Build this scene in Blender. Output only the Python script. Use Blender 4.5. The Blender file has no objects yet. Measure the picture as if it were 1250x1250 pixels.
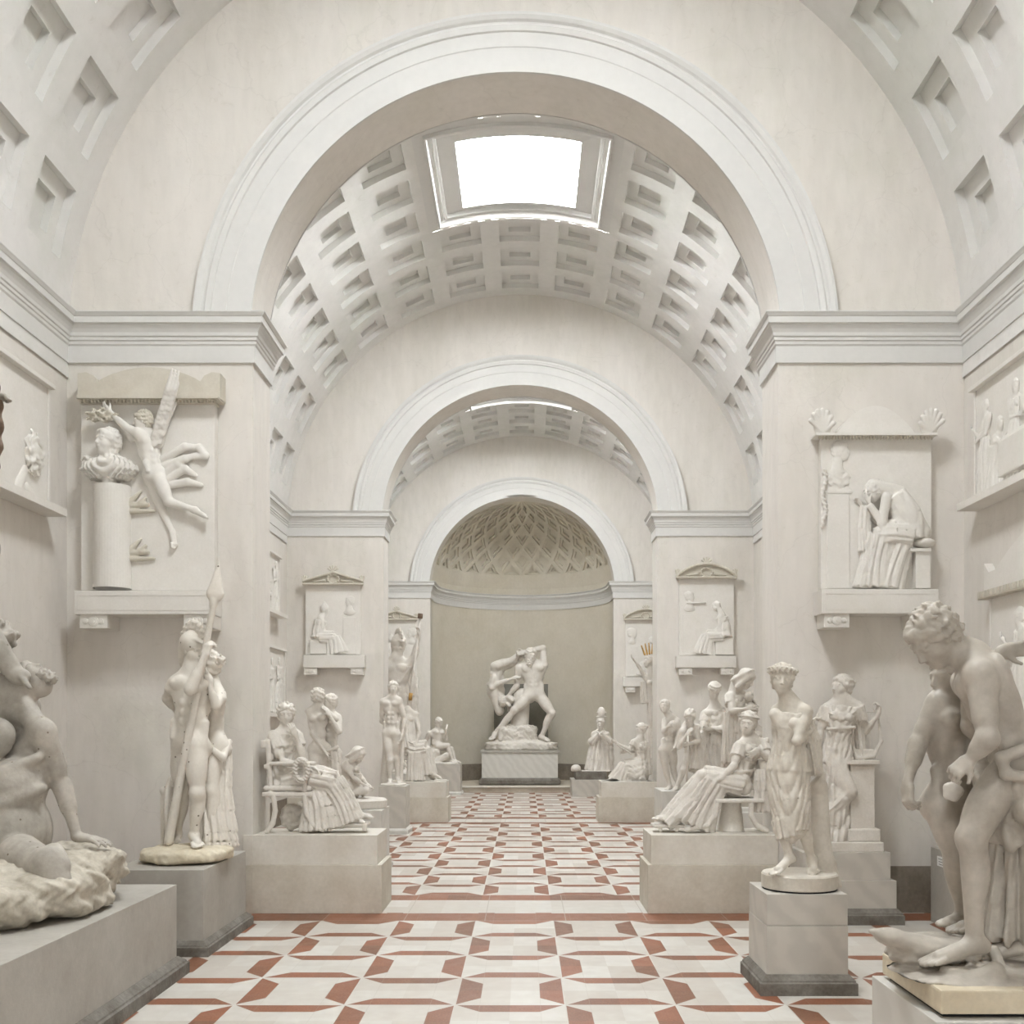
import bpy, bmesh, math, random
import numpy as np
from mathutils import Vector, Matrix
random.seed(7)
F, VX, HY, EYE = 1290.0, 641.3, 884.0, 2.3       # focal length, vanishing point, horizon (1250 frame), eye height
C = bpy.context.scene.collection
PI = math.pi
def W(px, py, Y):
    "point at depth Y metres seen at that place of the frame"
    return np.array([(px-VX)*Y/F, Y, EYE-(py-HY)*Y/F])
def FY(py, z=0.0):
    "depth of a point of height z seen at row py"
    return (EYE-z)*F/(py-HY)
def PX(px, Y): return (px-VX)*Y/F
def ZZ(py, Y): return EYE-(py-HY)*Y/F

# ------------------------------------------------------------------ materials
def new_mat(name, col, rough=.85, var=.06, scale=3., bump=.15, bscale=40., tint=None, spec=.25, streak=False, spots=0., crack=0., patch=None):
    m = bpy.data.materials.new(name); m.use_nodes = True
    nt = m.node_tree; N = nt.nodes; L = nt.links; b = N['Principled BSDF']
    tc = N.new('ShaderNodeTexCoord'); src = tc.outputs['Object']
    if streak:
        mp = N.new('ShaderNodeMapping'); mp.inputs['Scale'].default_value = (1, 1, .28); L.new(src, mp.inputs['Vector']); s2 = mp.outputs['Vector']
    else: s2 = src
    n1 = N.new('ShaderNodeTexNoise'); n1.inputs['Scale'].default_value = scale; n1.inputs['Detail'].default_value = 8; n1.inputs['Roughness'].default_value = .65
    L.new(s2, n1.inputs['Vector'])
    r1 = N.new('ShaderNodeValToRGB'); e = r1.color_ramp.elements
    t = tint or tuple(c*(1-2.2*var) for c in col)
    e[0].position = .32; e[0].color = (*t, 1); e[1].position = .62; e[1].color = (*col, 1)
    L.new(n1.outputs['Fac'], r1.inputs['Fac']); out = r1.outputs['Color']
    n2 = N.new('ShaderNodeTexNoise'); n2.inputs['Scale'].default_value = scale*9; n2.inputs['Detail'].default_value = 6
    L.new(s2, n2.inputs['Vector'])
    mr = N.new('ShaderNodeMapRange'); mr.inputs['From Min'].default_value = .3; mr.inputs['From Max'].default_value = .7
    mr.inputs['To Min'].default_value = 1-var; mr.inputs['To Max'].default_value = 1+var*.5
    L.new(n2.outputs['Fac'], mr.inputs['Value'])
    mx = N.new('ShaderNodeVectorMath'); mx.operation = 'SCALE'; L.new(out, mx.inputs[0]); L.new(mr.outputs[0], mx.inputs['Scale']); out = mx.outputs['Vector']
    if patch:
        q = N.new('ShaderNodeTexNoise'); q.inputs['Scale'].default_value = .45; q.inputs['Detail'].default_value = 10; q.inputs['Roughness'].default_value = .7; q.inputs['Distortion'].default_value = .6; L.new(src, q.inputs['Vector'])
        qr = N.new('ShaderNodeMapRange'); qr.inputs['From Min'].default_value = .5; qr.inputs['From Max'].default_value = .68; L.new(q.outputs['Fac'], qr.inputs['Value'])
        qm = N.new('ShaderNodeMix'); qm.data_type = 'RGBA'; qm.blend_type = 'MULTIPLY'; qm.inputs['B'].default_value = (*patch, 1); L.new(qr.outputs[0], qm.inputs['Factor']); L.new(out, qm.inputs['A']); out = qm.outputs['Result']
        q = N.new('ShaderNodeTexNoise'); q.inputs['Scale'].default_value = 5.5; q.inputs['Detail'].default_value = 12; q.inputs['Roughness'].default_value = .8; q.inputs['Distortion'].default_value = 1.5; L.new(src, q.inputs['Vector'])
        qr = N.new('ShaderNodeMapRange'); qr.inputs['From Min'].default_value = .56; qr.inputs['From Max'].default_value = .72; L.new(q.outputs['Fac'], qr.inputs['Value'])
        qm = N.new('ShaderNodeMix'); qm.data_type = 'RGBA'; qm.blend_type = 'MULTIPLY'; qm.inputs['B'].default_value = (.86, .845, .82, 1); L.new(qr.outputs[0], qm.inputs['Factor']); L.new(out, qm.inputs['A']); out = qm.outputs['Result']
    if spots:
        v = N.new('ShaderNodeTexVoronoi'); v.inputs['Scale'].default_value = spots; L.new(src, v.inputs['Vector'])
        r = N.new('ShaderNodeMapRange'); r.inputs['From Min'].default_value = .07; r.inputs['From Max'].default_value = .1; L.new(v.outputs['Distance'], r.inputs['Value'])
        mm = N.new('ShaderNodeMix'); mm.data_type = 'RGBA'; mm.inputs['A'].default_value = (.16, .13, .1, 1)
        L.new(r.outputs[0], mm.inputs['Factor']); L.new(out, mm.inputs['B']); out = mm.outputs['Result']
    if crack:
        n4 = N.new('ShaderNodeTexNoise'); n4.inputs['Scale'].default_value = 1.3; n4.inputs['Detail'].default_value = 5; L.new(src, n4.inputs['Vector'])
        ad = N.new('ShaderNodeMix'); ad.data_type = 'RGBA'; ad.blend_type = 'LINEAR_LIGHT'; ad.inputs['Factor'].default_value = .35
        L.new(src, ad.inputs['A']); L.new(n4.outputs['Color'], ad.inputs['B'])
        v = N.new('ShaderNodeTexVoronoi'); v.feature = 'DISTANCE_TO_EDGE'; v.inputs['Scale'].default_value = crack; L.new(ad.outputs['Result'], v.inputs['Vector'])
        r = N.new('ShaderNodeMapRange'); r.inputs['From Min'].default_value = .0; r.inputs['From Max'].default_value = .006
        r.inputs['To Min'].default_value = .93; r.inputs['To Max'].default_value = 1; L.new(v.outputs['Distance'], r.inputs['Value'])
        m2 = N.new('ShaderNodeVectorMath'); m2.operation = 'SCALE'; L.new(out, m2.inputs[0]); L.new(r.outputs[0], m2.inputs['Scale']); out = m2.outputs['Vector']
    L.new(out, b.inputs['Base Color'])
    b.inputs['Roughness'].default_value = rough; b.inputs['Specular IOR Level'].default_value = spec
    if bump:
        n3 = N.new('ShaderNodeTexNoise'); n3.inputs['Scale'].default_value = bscale; n3.inputs['Detail'].default_value = 5; L.new(src, n3.inputs['Vector'])
        bp = N.new('ShaderNodeBump'); bp.inputs['Strength'].default_value = bump; bp.inputs['Distance'].default_value = .01
        L.new(n3.outputs['Fac'], bp.inputs['Height']); L.new(bp.outputs[0], b.inputs['Normal'])
    return m
def marble_mat(name, base, vein, scale=1.5, rough=.4):
    m = bpy.data.materials.new(name); m.use_nodes = True
    nt = m.node_tree; N = nt.nodes; L = nt.links; b = N['Principled BSDF']
    tc = N.new('ShaderNodeTexCoord'); mp = N.new('ShaderNodeMapping'); mp.inputs['Rotation'].default_value = (.3, .5, .6)
    L.new(tc.outputs['Object'], mp.inputs['Vector'])
    w = N.new('ShaderNodeTexWave'); w.inputs['Scale'].default_value = scale; w.inputs['Distortion'].default_value = 7; w.inputs['Detail'].default_value = 4; w.inputs['Detail Scale'].default_value = 1.4
    L.new(mp.outputs[0], w.inputs['Vector'])
    n = N.new('ShaderNodeTexNoise'); n.inputs['Scale'].default_value = 4; n.inputs['Detail'].default_value = 9; L.new(mp.outputs[0], n.inputs['Vector'])
    a = N.new('ShaderNodeMath'); a.operation = 'MULTIPLY'; L.new(w.outputs['Fac'], a.inputs[0]); L.new(n.outputs['Fac'], a.inputs[1])
    r = N.new('ShaderNodeValToRGB'); e = r.color_ramp.elements; e[0].position = .05; e[0].color = (*vein, 1); e[1].position = .42; e[1].color = (*base, 1)
    L.new(a.outputs[0], r.inputs['Fac']); L.new(r.outputs[0], b.inputs['Base Color'])
    b.inputs['Roughness'].default_value = rough; b.inputs['Specular IOR Level'].default_value = .3
    return m
M = {}
M['wall'] = new_mat('wall_plaster', (.70, .668, .626), var=.045, scale=.9, bump=.4, bscale=9, tint=(.645, .613, .562), streak=True, crack=.8, patch=(.95, .962, .935))
M['wall2'] = new_mat('upper_wall_plaster', (.73, .70, .665), var=.03, scale=.5, bump=.22, bscale=7, tint=(.69, .69, .645), crack=.55)
M['vault'] = new_mat('vault_plaster', (.70, .685, .665), var=.035, scale=.6, bump=.15, bscale=12, tint=(.645, .64, .61), patch=(.94, .96, .93))
M['apse'] = new_mat('apse_plaster', (.64, .60, .515), var=.04, scale=1.2, bump=.3, bscale=9, tint=(.60, .56, .47), patch=(.95, .94, .9))
M['trim'] = new_mat('white_stucco', (.64, .632, .61), var=.02, scale=1.5, bump=.05, tint=(.61, .605, .585))
M['dado'] = new_mat('dado_paint', (.27, .235, .19), var=.12, scale=2.5, bump=.3, tint=(.2, .165, .125))
M['plaster'] = new_mat('cast_plaster', (.69, .655, .605), rough=.5, var=.06, scale=5, bump=.12, bscale=60, tint=(.60, .56, .50))
M['plaster_cream'] = new_mat('cream_cast_plaster', (.63, .59, .525), rough=.5, var=.07, scale=4, bump=.1, bscale=60, tint=(.52, .475, .405))
M['plaster_dot'] = new_mat('pointed_plaster', (.70, .66, .60), rough=.6, var=.04, scale=5, bump=.1, tint=(.64, .6, .53), spots=9)
M['plaster_tan'] = new_mat('aged_tan_plaster', (.49, .45, .395), rough=.42, var=.08, scale=2.6, bump=.12, tint=(.36, .325, .275))
M['plaster_grey'] = new_mat('aged_grey_plaster', (.45, .415, .365), rough=.55, var=.1, scale=2.2, bump=.25, tint=(.27, .25, .215), spots=10)
M['terracotta'] = new_mat('brown_patina', (.24, .17, .12), rough=.7, var=.12, scale=8, tint=(.14, .1, .075))
M['relief'] = new_mat('relief_plaster', (.73, .705, .665), rough=.7, var=.03, scale=4, bump=.1, tint=(.69, .665, .615))
M['relief_tan'] = new_mat('tan_relief_plaster', (.60, .565, .49), rough=.7, var=.04, scale=4, bump=.1, tint=(.53, .49, .41))
M['lime'] = new_mat('limestone_plinth', (.60, .565, .49), rough=.7, var=.06, scale=2.4, bump=.18, bscale=30, tint=(.50, .455, .375))
M['lime2'] = new_mat('limestone_plinth_upper', (.66, .63, .57), rough=.7, var=.05, scale=2.4, bump=.15, bscale=30, tint=(.57, .53, .46))
M['greystone'] = new_mat('grey_painted_plinth', (.42, .40, .36), rough=.6, var=.05, scale=2, bump=.12, tint=(.36, .335, .295))
M['darkstone'] = new_mat('dark_stone_base', (.22, .205, .18), rough=.8, var=.15, scale=4, bump=.5, bscale=25, tint=(.12, .105, .085))
M['rock'] = new_mat('rock_plaster', (.55, .51, .435), rough=.8, var=.12, scale=4, bump=.5, bscale=18, tint=(.37, .33, .265))
M['rock_cream'] = new_mat('cream_rock_plaster', (.68, .62, .50), rough=.8, var=.08, scale=5, bump=.4, bscale=22, tint=(.55, .48, .35))
M['marble_grey'] = marble_mat('grey_marble', (.53, .50, .45), (.475, .45, .405))
M['marble_pale'] = marble_mat('pale_marble', (.60, .585, .545), (.555, .54, .50))
M['slab'] = new_mat('cream_slab', (.66, .59, .46), rough=.6, var=.07, scale=3, bump=.15, tint=(.54, .46, .33))
M['step'] = new_mat('step_stone', (.55, .50, .42), var=.06, scale=3, tint=(.45, .4, .32))
M['panelgrey'] = new_mat('grey_board', (.25, .245, .215), var=.06, scale=2, tint=(.2, .195, .17))
M['gold'] = new_mat('gilded_patina', (.62, .38, .12), rough=.35, var=.15, scale=10, tint=(.35, .2, .06))
M['black'] = new_mat('black_rubber', (.02, .02, .022), var=.01, bump=0)
M['card'] = new_mat('label_card', (.80, .80, .78), var=.01, bump=0)
M['ink'] = new_mat('label_ink', (.12, .12, .12), var=.01, bump=0)

def floor_mat():
    m = bpy.data.materials.new('marble_floor'); m.use_nodes = True
    nt = m.node_tree; N = nt.nodes; L = nt.links; b = N['Principled BSDF']
    def V(x): return x
    def mth(op, a, c=None, cl=False):
        n = N.new('ShaderNodeMath'); n.operation = op; n.use_clamp = cl
        for i, v in enumerate((a, c)):
            if v is None: continue
            if isinstance(v, (int, float)): n.inputs[i].default_value = v
            else: L.new(v, n.inputs[i])
        return n.outputs[0]
    tc = N.new('ShaderNodeTexCoord'); sp = N.new('ShaderNodeSeparateXYZ'); L.new(tc.outputs['Object'], sp.inputs[0])
    # object space of the floor slab is metric; X0 = a grid line, rows are counted from the band of each arch
    u = mth('DIVIDE', mth('ADD', sp.outputs['X'], .577+90*.904), .904)
    def rows(y0, dy):
        return mth('DIVIDE', mth('SUBTRACT', sp.outputs['Y'], y0), dy)
    y = sp.outputs['Y']
    v1 = rows(R1[0]-40*R1[1], R1[1]); v2 = rows(R2[0]-40*R2[1], R2[1]); v3 = rows(R3[0]-41*R3[1], R3[1])
    s2 = mth('GREATER_THAN', y, T1[1]); s3 = mth('GREATER_THAN', y, T2[1])
    def lerp(a, c, f): return mth('ADD', mth('MULTIPLY', a, mth('SUBTRACT', 1., f)), mth('MULTIPLY', c, f))
    v = lerp(lerp(v1, v2, s2), v3, s3)
    fu = mth('FRACT', u); fv = mth('FRACT', v)
    par = mth('MODULO', mth('ADD', mth('FLOOR', u), mth('FLOOR', v)), 2.)
    mu = mth('MINIMUM', fu, mth('SUBTRACT', 1., fu)); mv = mth('MINIMUM', fv, mth('SUBTRACT', 1., fv))
    def trap(a, c):   # red at a small, chamfered
        return mth('MULTIPLY', mth('LESS_THAN', a, .225), mth('LESS_THAN', a, mth('SUBTRACT', c, .012)))
    A = trap(mu, mv); B = trap(mv, mu)
    red = lerp(A, B, par)
    gap = mth('GREATER_THAN', mth('MINIMUM', mu, mv), .008)
    red = mth('MULTIPLY', red, gap)
    # bands
    def inr(a, c): return mth('MULTIPLY', mth('GREATER_THAN', y, a), mth('LESS_THAN', y, c))
    thr = mth('ADD', mth('ADD', inr(*T1), inr(*T2)), inr(*T0))
    rb = None
    for q in RB:
        t = inr(*q); rb = t if rb is None else mth('ADD', rb, t)
    red = mth('MULTIPLY', red, mth('SUBTRACT', 1., thr, True))
    red = mth('MAXIMUM', red, rb)
    # colours
    n = N.new('ShaderNodeTexNoise'); n.inputs['Scale'].default_value = 7; n.inputs['Detail'].default_value = 8; L.new(tc.outputs['Object'], n.inputs['Vector'])
    n2 = N.new('ShaderNodeTexNoise'); n2.inputs['Scale'].default_value = 55; n2.inputs['Detail'].default_value = 4; L.new(tc.outputs['Object'], n2.inputs['Vector'])
    vc = N.new('ShaderNodeTexWhiteNoise'); vc.noise_dimensions = '2D'
    cb = N.new('ShaderNodeCombineXYZ')
    L.new(mth('FLOOR', mth('MULTIPLY', u, 2.)), cb.inputs[0]); L.new(mth('FLOOR', mth('MULTIPLY', v, 2.)), cb.inputs[1]); L.new(cb.outputs[0], vc.inputs['Vector'])
    def ramp(fac, c0, c1, a=.3, c=.7):
        r = N.new('ShaderNodeValToRGB'); e = r.color_ramp.elements; e[0].position = a; e[0].color = (*c0, 1); e[1].position = c; e[1].color = (*c1, 1); L.new(fac, r.inputs[0]); return r.outputs[0]
    cr = ramp(n2.outputs['Fac'], (.21, .085, .045), (.31, .135, .075))
    cw = ramp(n.outputs['Fac'], (.54, .515, .47), (.61, .595, .555))
    def mix(f, a, c, blend='MIX'):
        x = N.new('ShaderNodeMix'); x.data_type = 'RGBA'; x.blend_type = blend
        if isinstance(f, (int, float)): x.inputs['Factor'].default_value = f
        else: L.new(f, x.inputs['Factor'])
        L.new(a, x.inputs['A']); L.new(c, x.inputs['B']); return x.outputs['Result']
    tilev = ramp(vc.outputs['Value'], (.84, .80, .77), (1, 1, 1), 0, 1)
    cw = mix(1., cw, tilev, 'MULTIPLY'); cr = mix(1., cr, ramp(vc.outputs['Value'], (.72, .78, .8), (1.08, 1, 1), 0, 1), 'MULTIPLY')
    # joints in the white band and grime along the lines of the grid
    j = mth('LESS_THAN', mth('ABSOLUTE', mth('SUBTRACT', mth('FRACT', mth('DIVIDE', sp.outputs['X'], .95)), .5)), .006)
    j = mth('MULTIPLY', j, mth('ADD', thr, rb, True))
    j2 = mth('LESS_THAN', mth('ABSOLUTE', mth('SUBTRACT', mu, .225)), .003)
    j2 = mth('MULTIPLY', j2, mth('SUBTRACT', 1., thr, True))
    col = mix(red, cw, cr)
    dark = N.new('ShaderNodeRGB'); dark.outputs[0].default_value = (.36, .32, .27, 1)
    col = mix(mth('MULTIPLY', mth('ADD', j, mth('MULTIPLY', j2, .4), True), .7), col, dark.outputs[0])
    L.new(col, b.inputs['Base Color'])
    r = N.new('ShaderNodeMapRange'); r.inputs['To Min'].default_value = .28; r.inputs['To Max'].default_value = .5; L.new(n.outputs['Fac'], r.inputs['Value']); L.new(r.outputs[0], b.inputs['Roughness'])
    b.inputs['Specular IOR Level'].default_value = .3
    return m

# ------------------------------------------------------------------ objects
ZMIN = None
def tag(o, label=None, cat=None, group=None, kind=None):
    if label: o['label'] = label
    if cat: o['category'] = cat
    if group: o['group'] = group
    if kind: o['kind'] = kind
    return o
def thing(name, label, cat, loc=(0, 0, 0), group=None):
    global ZMIN
    ZMIN = loc[2]+.002 if name == 'statue' else None
    o = bpy.data.objects.new(name, None); C.objects.link(o); o.location = loc; o.empty_display_size = .1
    return tag(o, label, cat, group)
def link(name, me, mat, parent=None, smooth=False):
    o = bpy.data.objects.new(name, me); C.objects.link(o)
    if mat: me.materials.append(M[mat] if isinstance(mat, str) else mat)
    if parent is not None:
        o.parent = parent; o.matrix_parent_inverse = Matrix.Translation(-Vector(parent.location))
    if smooth: me.polygons.foreach_set('use_smooth', [True]*len(me.polygons))
    return o
def mesh_of(name, bm):
    me = bpy.data.meshes.new(name); bm.to_mesh(me); bm.free(); return me
def bm_box(bm, x0, x1, y0, y1, z0, z1):
    vs = [bm.verts.new(p) for p in ((x0,y0,z0),(x1,y0,z0),(x1,y1,z0),(x0,y1,z0),(x0,y0,z1),(x1,y0,z1),(x1,y1,z1),(x0,y1,z1))]
    for f in ((0,3,2,1),(4,5,6,7),(0,1,5,4),(1,2,6,5),(2,3,7,6),(3,0,4,7)): bm.faces.new([vs[i] for i in f])
def box(name, x0, x1, y0, y1, z0, z1, mat, parent=None, bev=.006):
    bm = bmesh.new(); bm_box(bm, min(x0,x1), max(x0,x1), min(y0,y1), max(y0,y1), min(z0,z1), max(z0,z1))
    if bev: bmesh.ops.bevel(bm, geom=bm.edges[:], offset=bev, segments=2, affect='EDGES', profile=.6)
    return link(name, mesh_of(name, bm), mat, parent)
def from_grid(name, P, mat, parent=None, closed_u=False, smooth=False, flip=False):
    "P[i][j] points -> quads"
    bm = bmesh.new(); V = [[bm.verts.new(tuple(p)) for p in row] for row in P]
    nu = len(V); 
    for i in range(nu if closed_u else nu-1):
        a, c = V[i], V[(i+1) % nu]
        for j in range(len(a)-1):
            q = [a[j], a[j+1], c[j+1], c[j]]
            if flip: q.reverse()
            bm.faces.new(q)
    return link(name, mesh_of(name, bm), mat, parent, smooth)
def sweep(name, path, prof, mat, parent=None, closed=False, kind=None, side=1):
    "profile (projection, z) swept along an XY path with mitred corners; projects to the left of travel * side"
    n = len(path); P = []
    for i in range(n):
        p = Vector(path[i])
        a = Vector(path[i-1]) if (i > 0 or closed) else None
        c = Vector(path[(i+1) % n]) if (i < n-1 or closed) else None
        d1 = (p-a).normalized() if a is not None else (c-p).normalized()
        d2 = (c-p).normalized() if c is not None else d1
        n1 = Vector((-d1.y, d1.x)); n2 = Vector((-d2.y, d2.x)); m = (n1+n2).normalized(); k = 1/max(.3, m.dot(n1))
        P.append([(p.x+m.x*k*q*side, p.y+m.y*k*q*side, z) for q, z in prof])
    o = from_grid(name, P, mat, parent, closed_u=closed)
    return o
def lathe(name, prof, c, mat, parent=None, n=40, smooth=False):
    P = [[(c[0]+r*math.cos(2*PI*i/n), c[1]+r*math.sin(2*PI*i/n), c[2]+z) for r, z in prof] for i in range(n)]
    return from_grid(name, P, mat, parent, closed_u=True, smooth=smooth, flip=True)
def tube(name, pts, r, mat, parent=None, n=10):
    "tube through points (radius or list of radii), capped"
    pts = [Vector(tuple(p)) for p in pts]; rs = r if isinstance(r, (list, tuple)) else [r]*len(pts)
    bm = bmesh.new(); rings = []; up = None
    for i, p in enumerate(pts):
        d = (pts[min(i+1, len(pts)-1)]-pts[max(i-1, 0)]).normalized()
        if up is None: up = d.orthogonal().normalized()
        s = d.cross(up).normalized(); up = s.cross(d).normalized()
        rings.append([bm.verts.new(p+(s*math.cos(2*PI*k/n)+up*math.sin(2*PI*k/n))*rs[i]) for k in range(n)])
    for a, c in zip(rings, rings[1:]):
        for k in range(n): bm.faces.new((a[k], a[(k+1) % n], c[(k+1) % n], c[k]))
    bm.faces.new(rings[0]); bm.faces.new(rings[-1]); bmesh.ops.recalc_face_normals(bm, faces=bm.faces[:])
    return link(name, mesh_of(name, bm), mat, parent, True)
def bar(bm, a, c, w, h, up=(0, 0, 1)):
    a, c = Vector(tuple(a)), Vector(tuple(c)); d = (c-a).normalized(); s = d.cross(Vector(up)).normalized(); u = s.cross(d).normalized()
    V = [bm.verts.new(p+s*i*w/2+u*j*h/2) for p in (a, c) for i, j in ((-1,-1),(1,-1),(1,1),(-1,1))]
    for f in ((3,2,1,0),(4,5,6,7),(0,1,5,4),(1,2,6,5),(2,3,7,6),(3,0,4,7)): bm.faces.new([V[i] for i in f])

# ------------------------------------------------------------------ implicit-surface sculpting
def nz(v): v = np.asarray(v, float); return v/max(1e-9, np.linalg.norm(v))
def smin(a, b, k):
    h = np.maximum(k-np.abs(a-b), 0)/k
    return np.minimum(a, b)-h*h*k*.25
def ridge(x): return np.abs(np.cos(x*.5))*2-1
class Sculpt:
    def __init__(s, vox): s.v = vox; s.L = []; s.map = None
    def add(s, fn, lo, hi, k=.02, cut=False): s.L.append((fn, np.array(lo, float), np.array(hi, float), k, cut))
    def cone(s, a, b, ra, rb, k=.02, cut=False, flat=None):
        a = np.asarray(a, float); b = np.asarray(b, float); ab = b-a; L2 = max(1e-9, ab@ab); r = max(ra, rb)
        mr = s.v*.62
        ra, rb = (max(ra, mr), max(rb, mr)) if not cut else (ra, rb)
        if flat is not None: fx, fl = nz(flat[0]), flat[1]
        def fn(X, Y, Z):
            px, py, pz = X-a[0], Y-a[1], Z-a[2]
            h = np.clip((px*ab[0]+py*ab[1]+pz*ab[2])/L2, 0, 1)
            qx, qy, qz = px-h*ab[0], py-h*ab[1], pz-h*ab[2]
            if flat is not None:
                t = (qx*fx[0]+qy*fx[1]+qz*fx[2])*(1/fl-1)
                qx, qy, qz = qx+t*fx[0], qy+t*fx[1], qz+t*fx[2]
            return np.sqrt(qx*qx+qy*qy+qz*qz)-(ra+(rb-ra)*h)
        s.add(fn, np.minimum(a, b)-r, np.maximum(a, b)+r, k, cut)
    def ell(s, c, r, ax=None, k=.02, cut=False, bump=None):
        c = np.asarray(c, float); r = np.asarray(r, float); A = np.eye(3) if ax is None else np.array([nz(x) for x in ax])
        R = float(max(r)); B = bump
        def fn(X, Y, Z):
            x, y, z = X-c[0], Y-c[1], Z-c[2]
            u, v, w = [x*A[i][0]+y*A[i][1]+z*A[i][2] for i in range(3)]
            k0 = np.sqrt((u/r[0])**2+(v/r[1])**2+(w/r[2])**2); k1 = np.sqrt((u/r[0]**2)**2+(v/r[1]**2)**2+(w/r[2]**2)**2)
            d = k0*(k0-1)/np.maximum(k1, 1e-6)
            if B: d = d-B[0]*curls(u, v, w, B[1])
            return d
        e = R+(B[0] if B else 0); s.add(fn, c-e, c+e, k, cut)
    def blk(s, c, h, ax=None, r=.01, k=.01, cut=False):
        c = np.asarray(c, float); A = np.eye(3) if ax is None else np.array([nz(x) for x in ax])
        def fn(X, Y, Z):
            x, y, z = X-c[0], Y-c[1], Z-c[2]
            q = [np.abs(x*A[i][0]+y*A[i][1]+z*A[i][2])-(h[i]-r) for i in range(3)]
            return np.sqrt(sum(np.maximum(t, 0)**2 for t in q))+np.minimum(np.maximum(np.maximum(q[0], q[1]), q[2]), 0)-r
        e = float(np.linalg.norm(h)); s.add(fn, c-e, c+e, k, cut)
    def rock(s, c, r, amp=.05, sc=6., k=.03, seed=0.):
        c = np.asarray(c, float); r = np.asarray(r, float)
        def fn(X, Y, Z):
            u, v, w = (X-c[0])/r[0], (Y-c[1])/r[1], (Z-c[2])/r[2]
            pl = (np.abs(u)**2.4+np.abs(v)**2.4)**(1/2.4); k0 = (pl**3.2+np.abs(w)**3.2)**(1/3.2); d = k0*(k0-1)/np.maximum(np.sqrt((u/r[0])**2+(v/r[1])**2+(w/r[2])**2), 1e-3)
            X, Y, Z = X+seed, Y+seed, Z+seed
            n = np.sin(X*sc+1.9*np.sin(Y*sc*.9+Z*sc))+.6*np.abs(np.sin(Y*sc*1.9+np.sin(X*sc*1.6)*1.5+Z*sc*2.4))+.4*np.abs(np.sin(X*sc*3.3+2*np.sin(Z*sc*2+Y*sc)))+.22*np.sin(X*sc*7.1+Y*sc*5.3+3*np.sin(Z*sc*6))
            return d-amp*n*.42
        e = r+amp; s.add(fn, c-e, c+e, k)
    def cloth(s, pts, n=14, amp=.012, k=.035, yaw=0., sw=0., tw=0., ph=0., curve=0., lat=None, hem=1.):
        "folded cloth tube: pts = [(point, half width, half depth)], n folds round it, sw = swag folds along it"
        P = [np.asarray(p[0], float) for p in pts]; RX = [p[1] for p in pts]; RY = [p[2] for p in pts]
        lat0 = nz(lat) if lat is not None else np.array([math.cos(math.radians(yaw)), math.sin(math.radians(yaw)), 0])
        if len(P) > 2:
            def cr(A):
                A = np.array(A, float); E = np.concatenate([[2*A[0]-A[1]], A, [2*A[-1]-A[-2]]]); o = []
                for i in range(len(A)-1):
                    p0, p1, p2, p3 = E[i:i+4]
                    for t in (0, .5): o.append(.5*(2*p1+(p2-p0)*t+(2*p0-5*p1+4*p2-p3)*t*t+(3*p1-p0-3*p2+p3)*t**3))
                return o+[A[-1]]
            P = cr(P); RX = [max(.01, float(x)) for x in cr(RX)]; RY = [max(.01, float(x)) for x in cr(RY)]
        segs = []; acc = 0.
        for i in range(len(P)-1):
            d = P[i+1]-P[i]; l = np.linalg.norm(d); ax = d/l; la = nz(lat0-ax*(lat0@ax)); fr = np.cross(ax, la); segs.append((P[i], ax, l, la, fr, RX[i], RX[i+1], RY[i], RY[i+1], acc)); acc += l
        def fn(X, Y, Z):
            out = None
            for (p, ax, l, la, fr, r0, r1, q0, q1, a0) in segs:
                x, y, z = X-p[0], Y-p[1], Z-p[2]
                t0 = x*ax[0]+y*ax[1]+z*ax[2]; t = np.clip(t0/l, 0, 1)
                u = x*la[0]+y*la[1]+z*la[2]; v = x*fr[0]+y*fr[1]+z*fr[2]
                rx = r0+(r1-r0)*t; ry = q0+(q1-q0)*t
                th = np.arctan2(v/ry, u/rx); rho = np.sqrt((u/rx)**2+(v/ry)**2)
                e = np.maximum(np.abs(t0-l*.5)-l*.5, 0)
                g = np.sqrt((u/rx**2)**2+(v/ry**2)**2)
                d = rho*(rho-1)/np.maximum(g, 1e-3)
                d = np.where(e > 0, np.sqrt(np.maximum(d, 0)**2+e*e)+np.minimum(d, 0)*(e <= 0), d)
                S = (a0+t*l)
                am = amp*(.55+.45*hem*t)*(1+.5*np.sin(3*th+1.3+ph))
                f = 0.
                if n: f = f+(ridge(n*th+ph+tw*S+1.3*np.sin(2*th+S*5+ph)+.5*np.sin(5*th-S*7+ph*3))+.35*ridge(n*2.3*th+tw*2*S+ph*2+np.sin(S*9)))*am
                if sw: f = f+ridge(sw*(S+curve*(u/rx)**2)+.8*np.sin(th*2+ph))*amp*.8
                d = d-f
                out = d if out is None else smin(out, d, .006)
            return out
        e = max(max(RX), max(RY))+amp*1.6
        s.add(fn, np.min(P, axis=0)-e, np.max(P, axis=0)+e, k)
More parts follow.
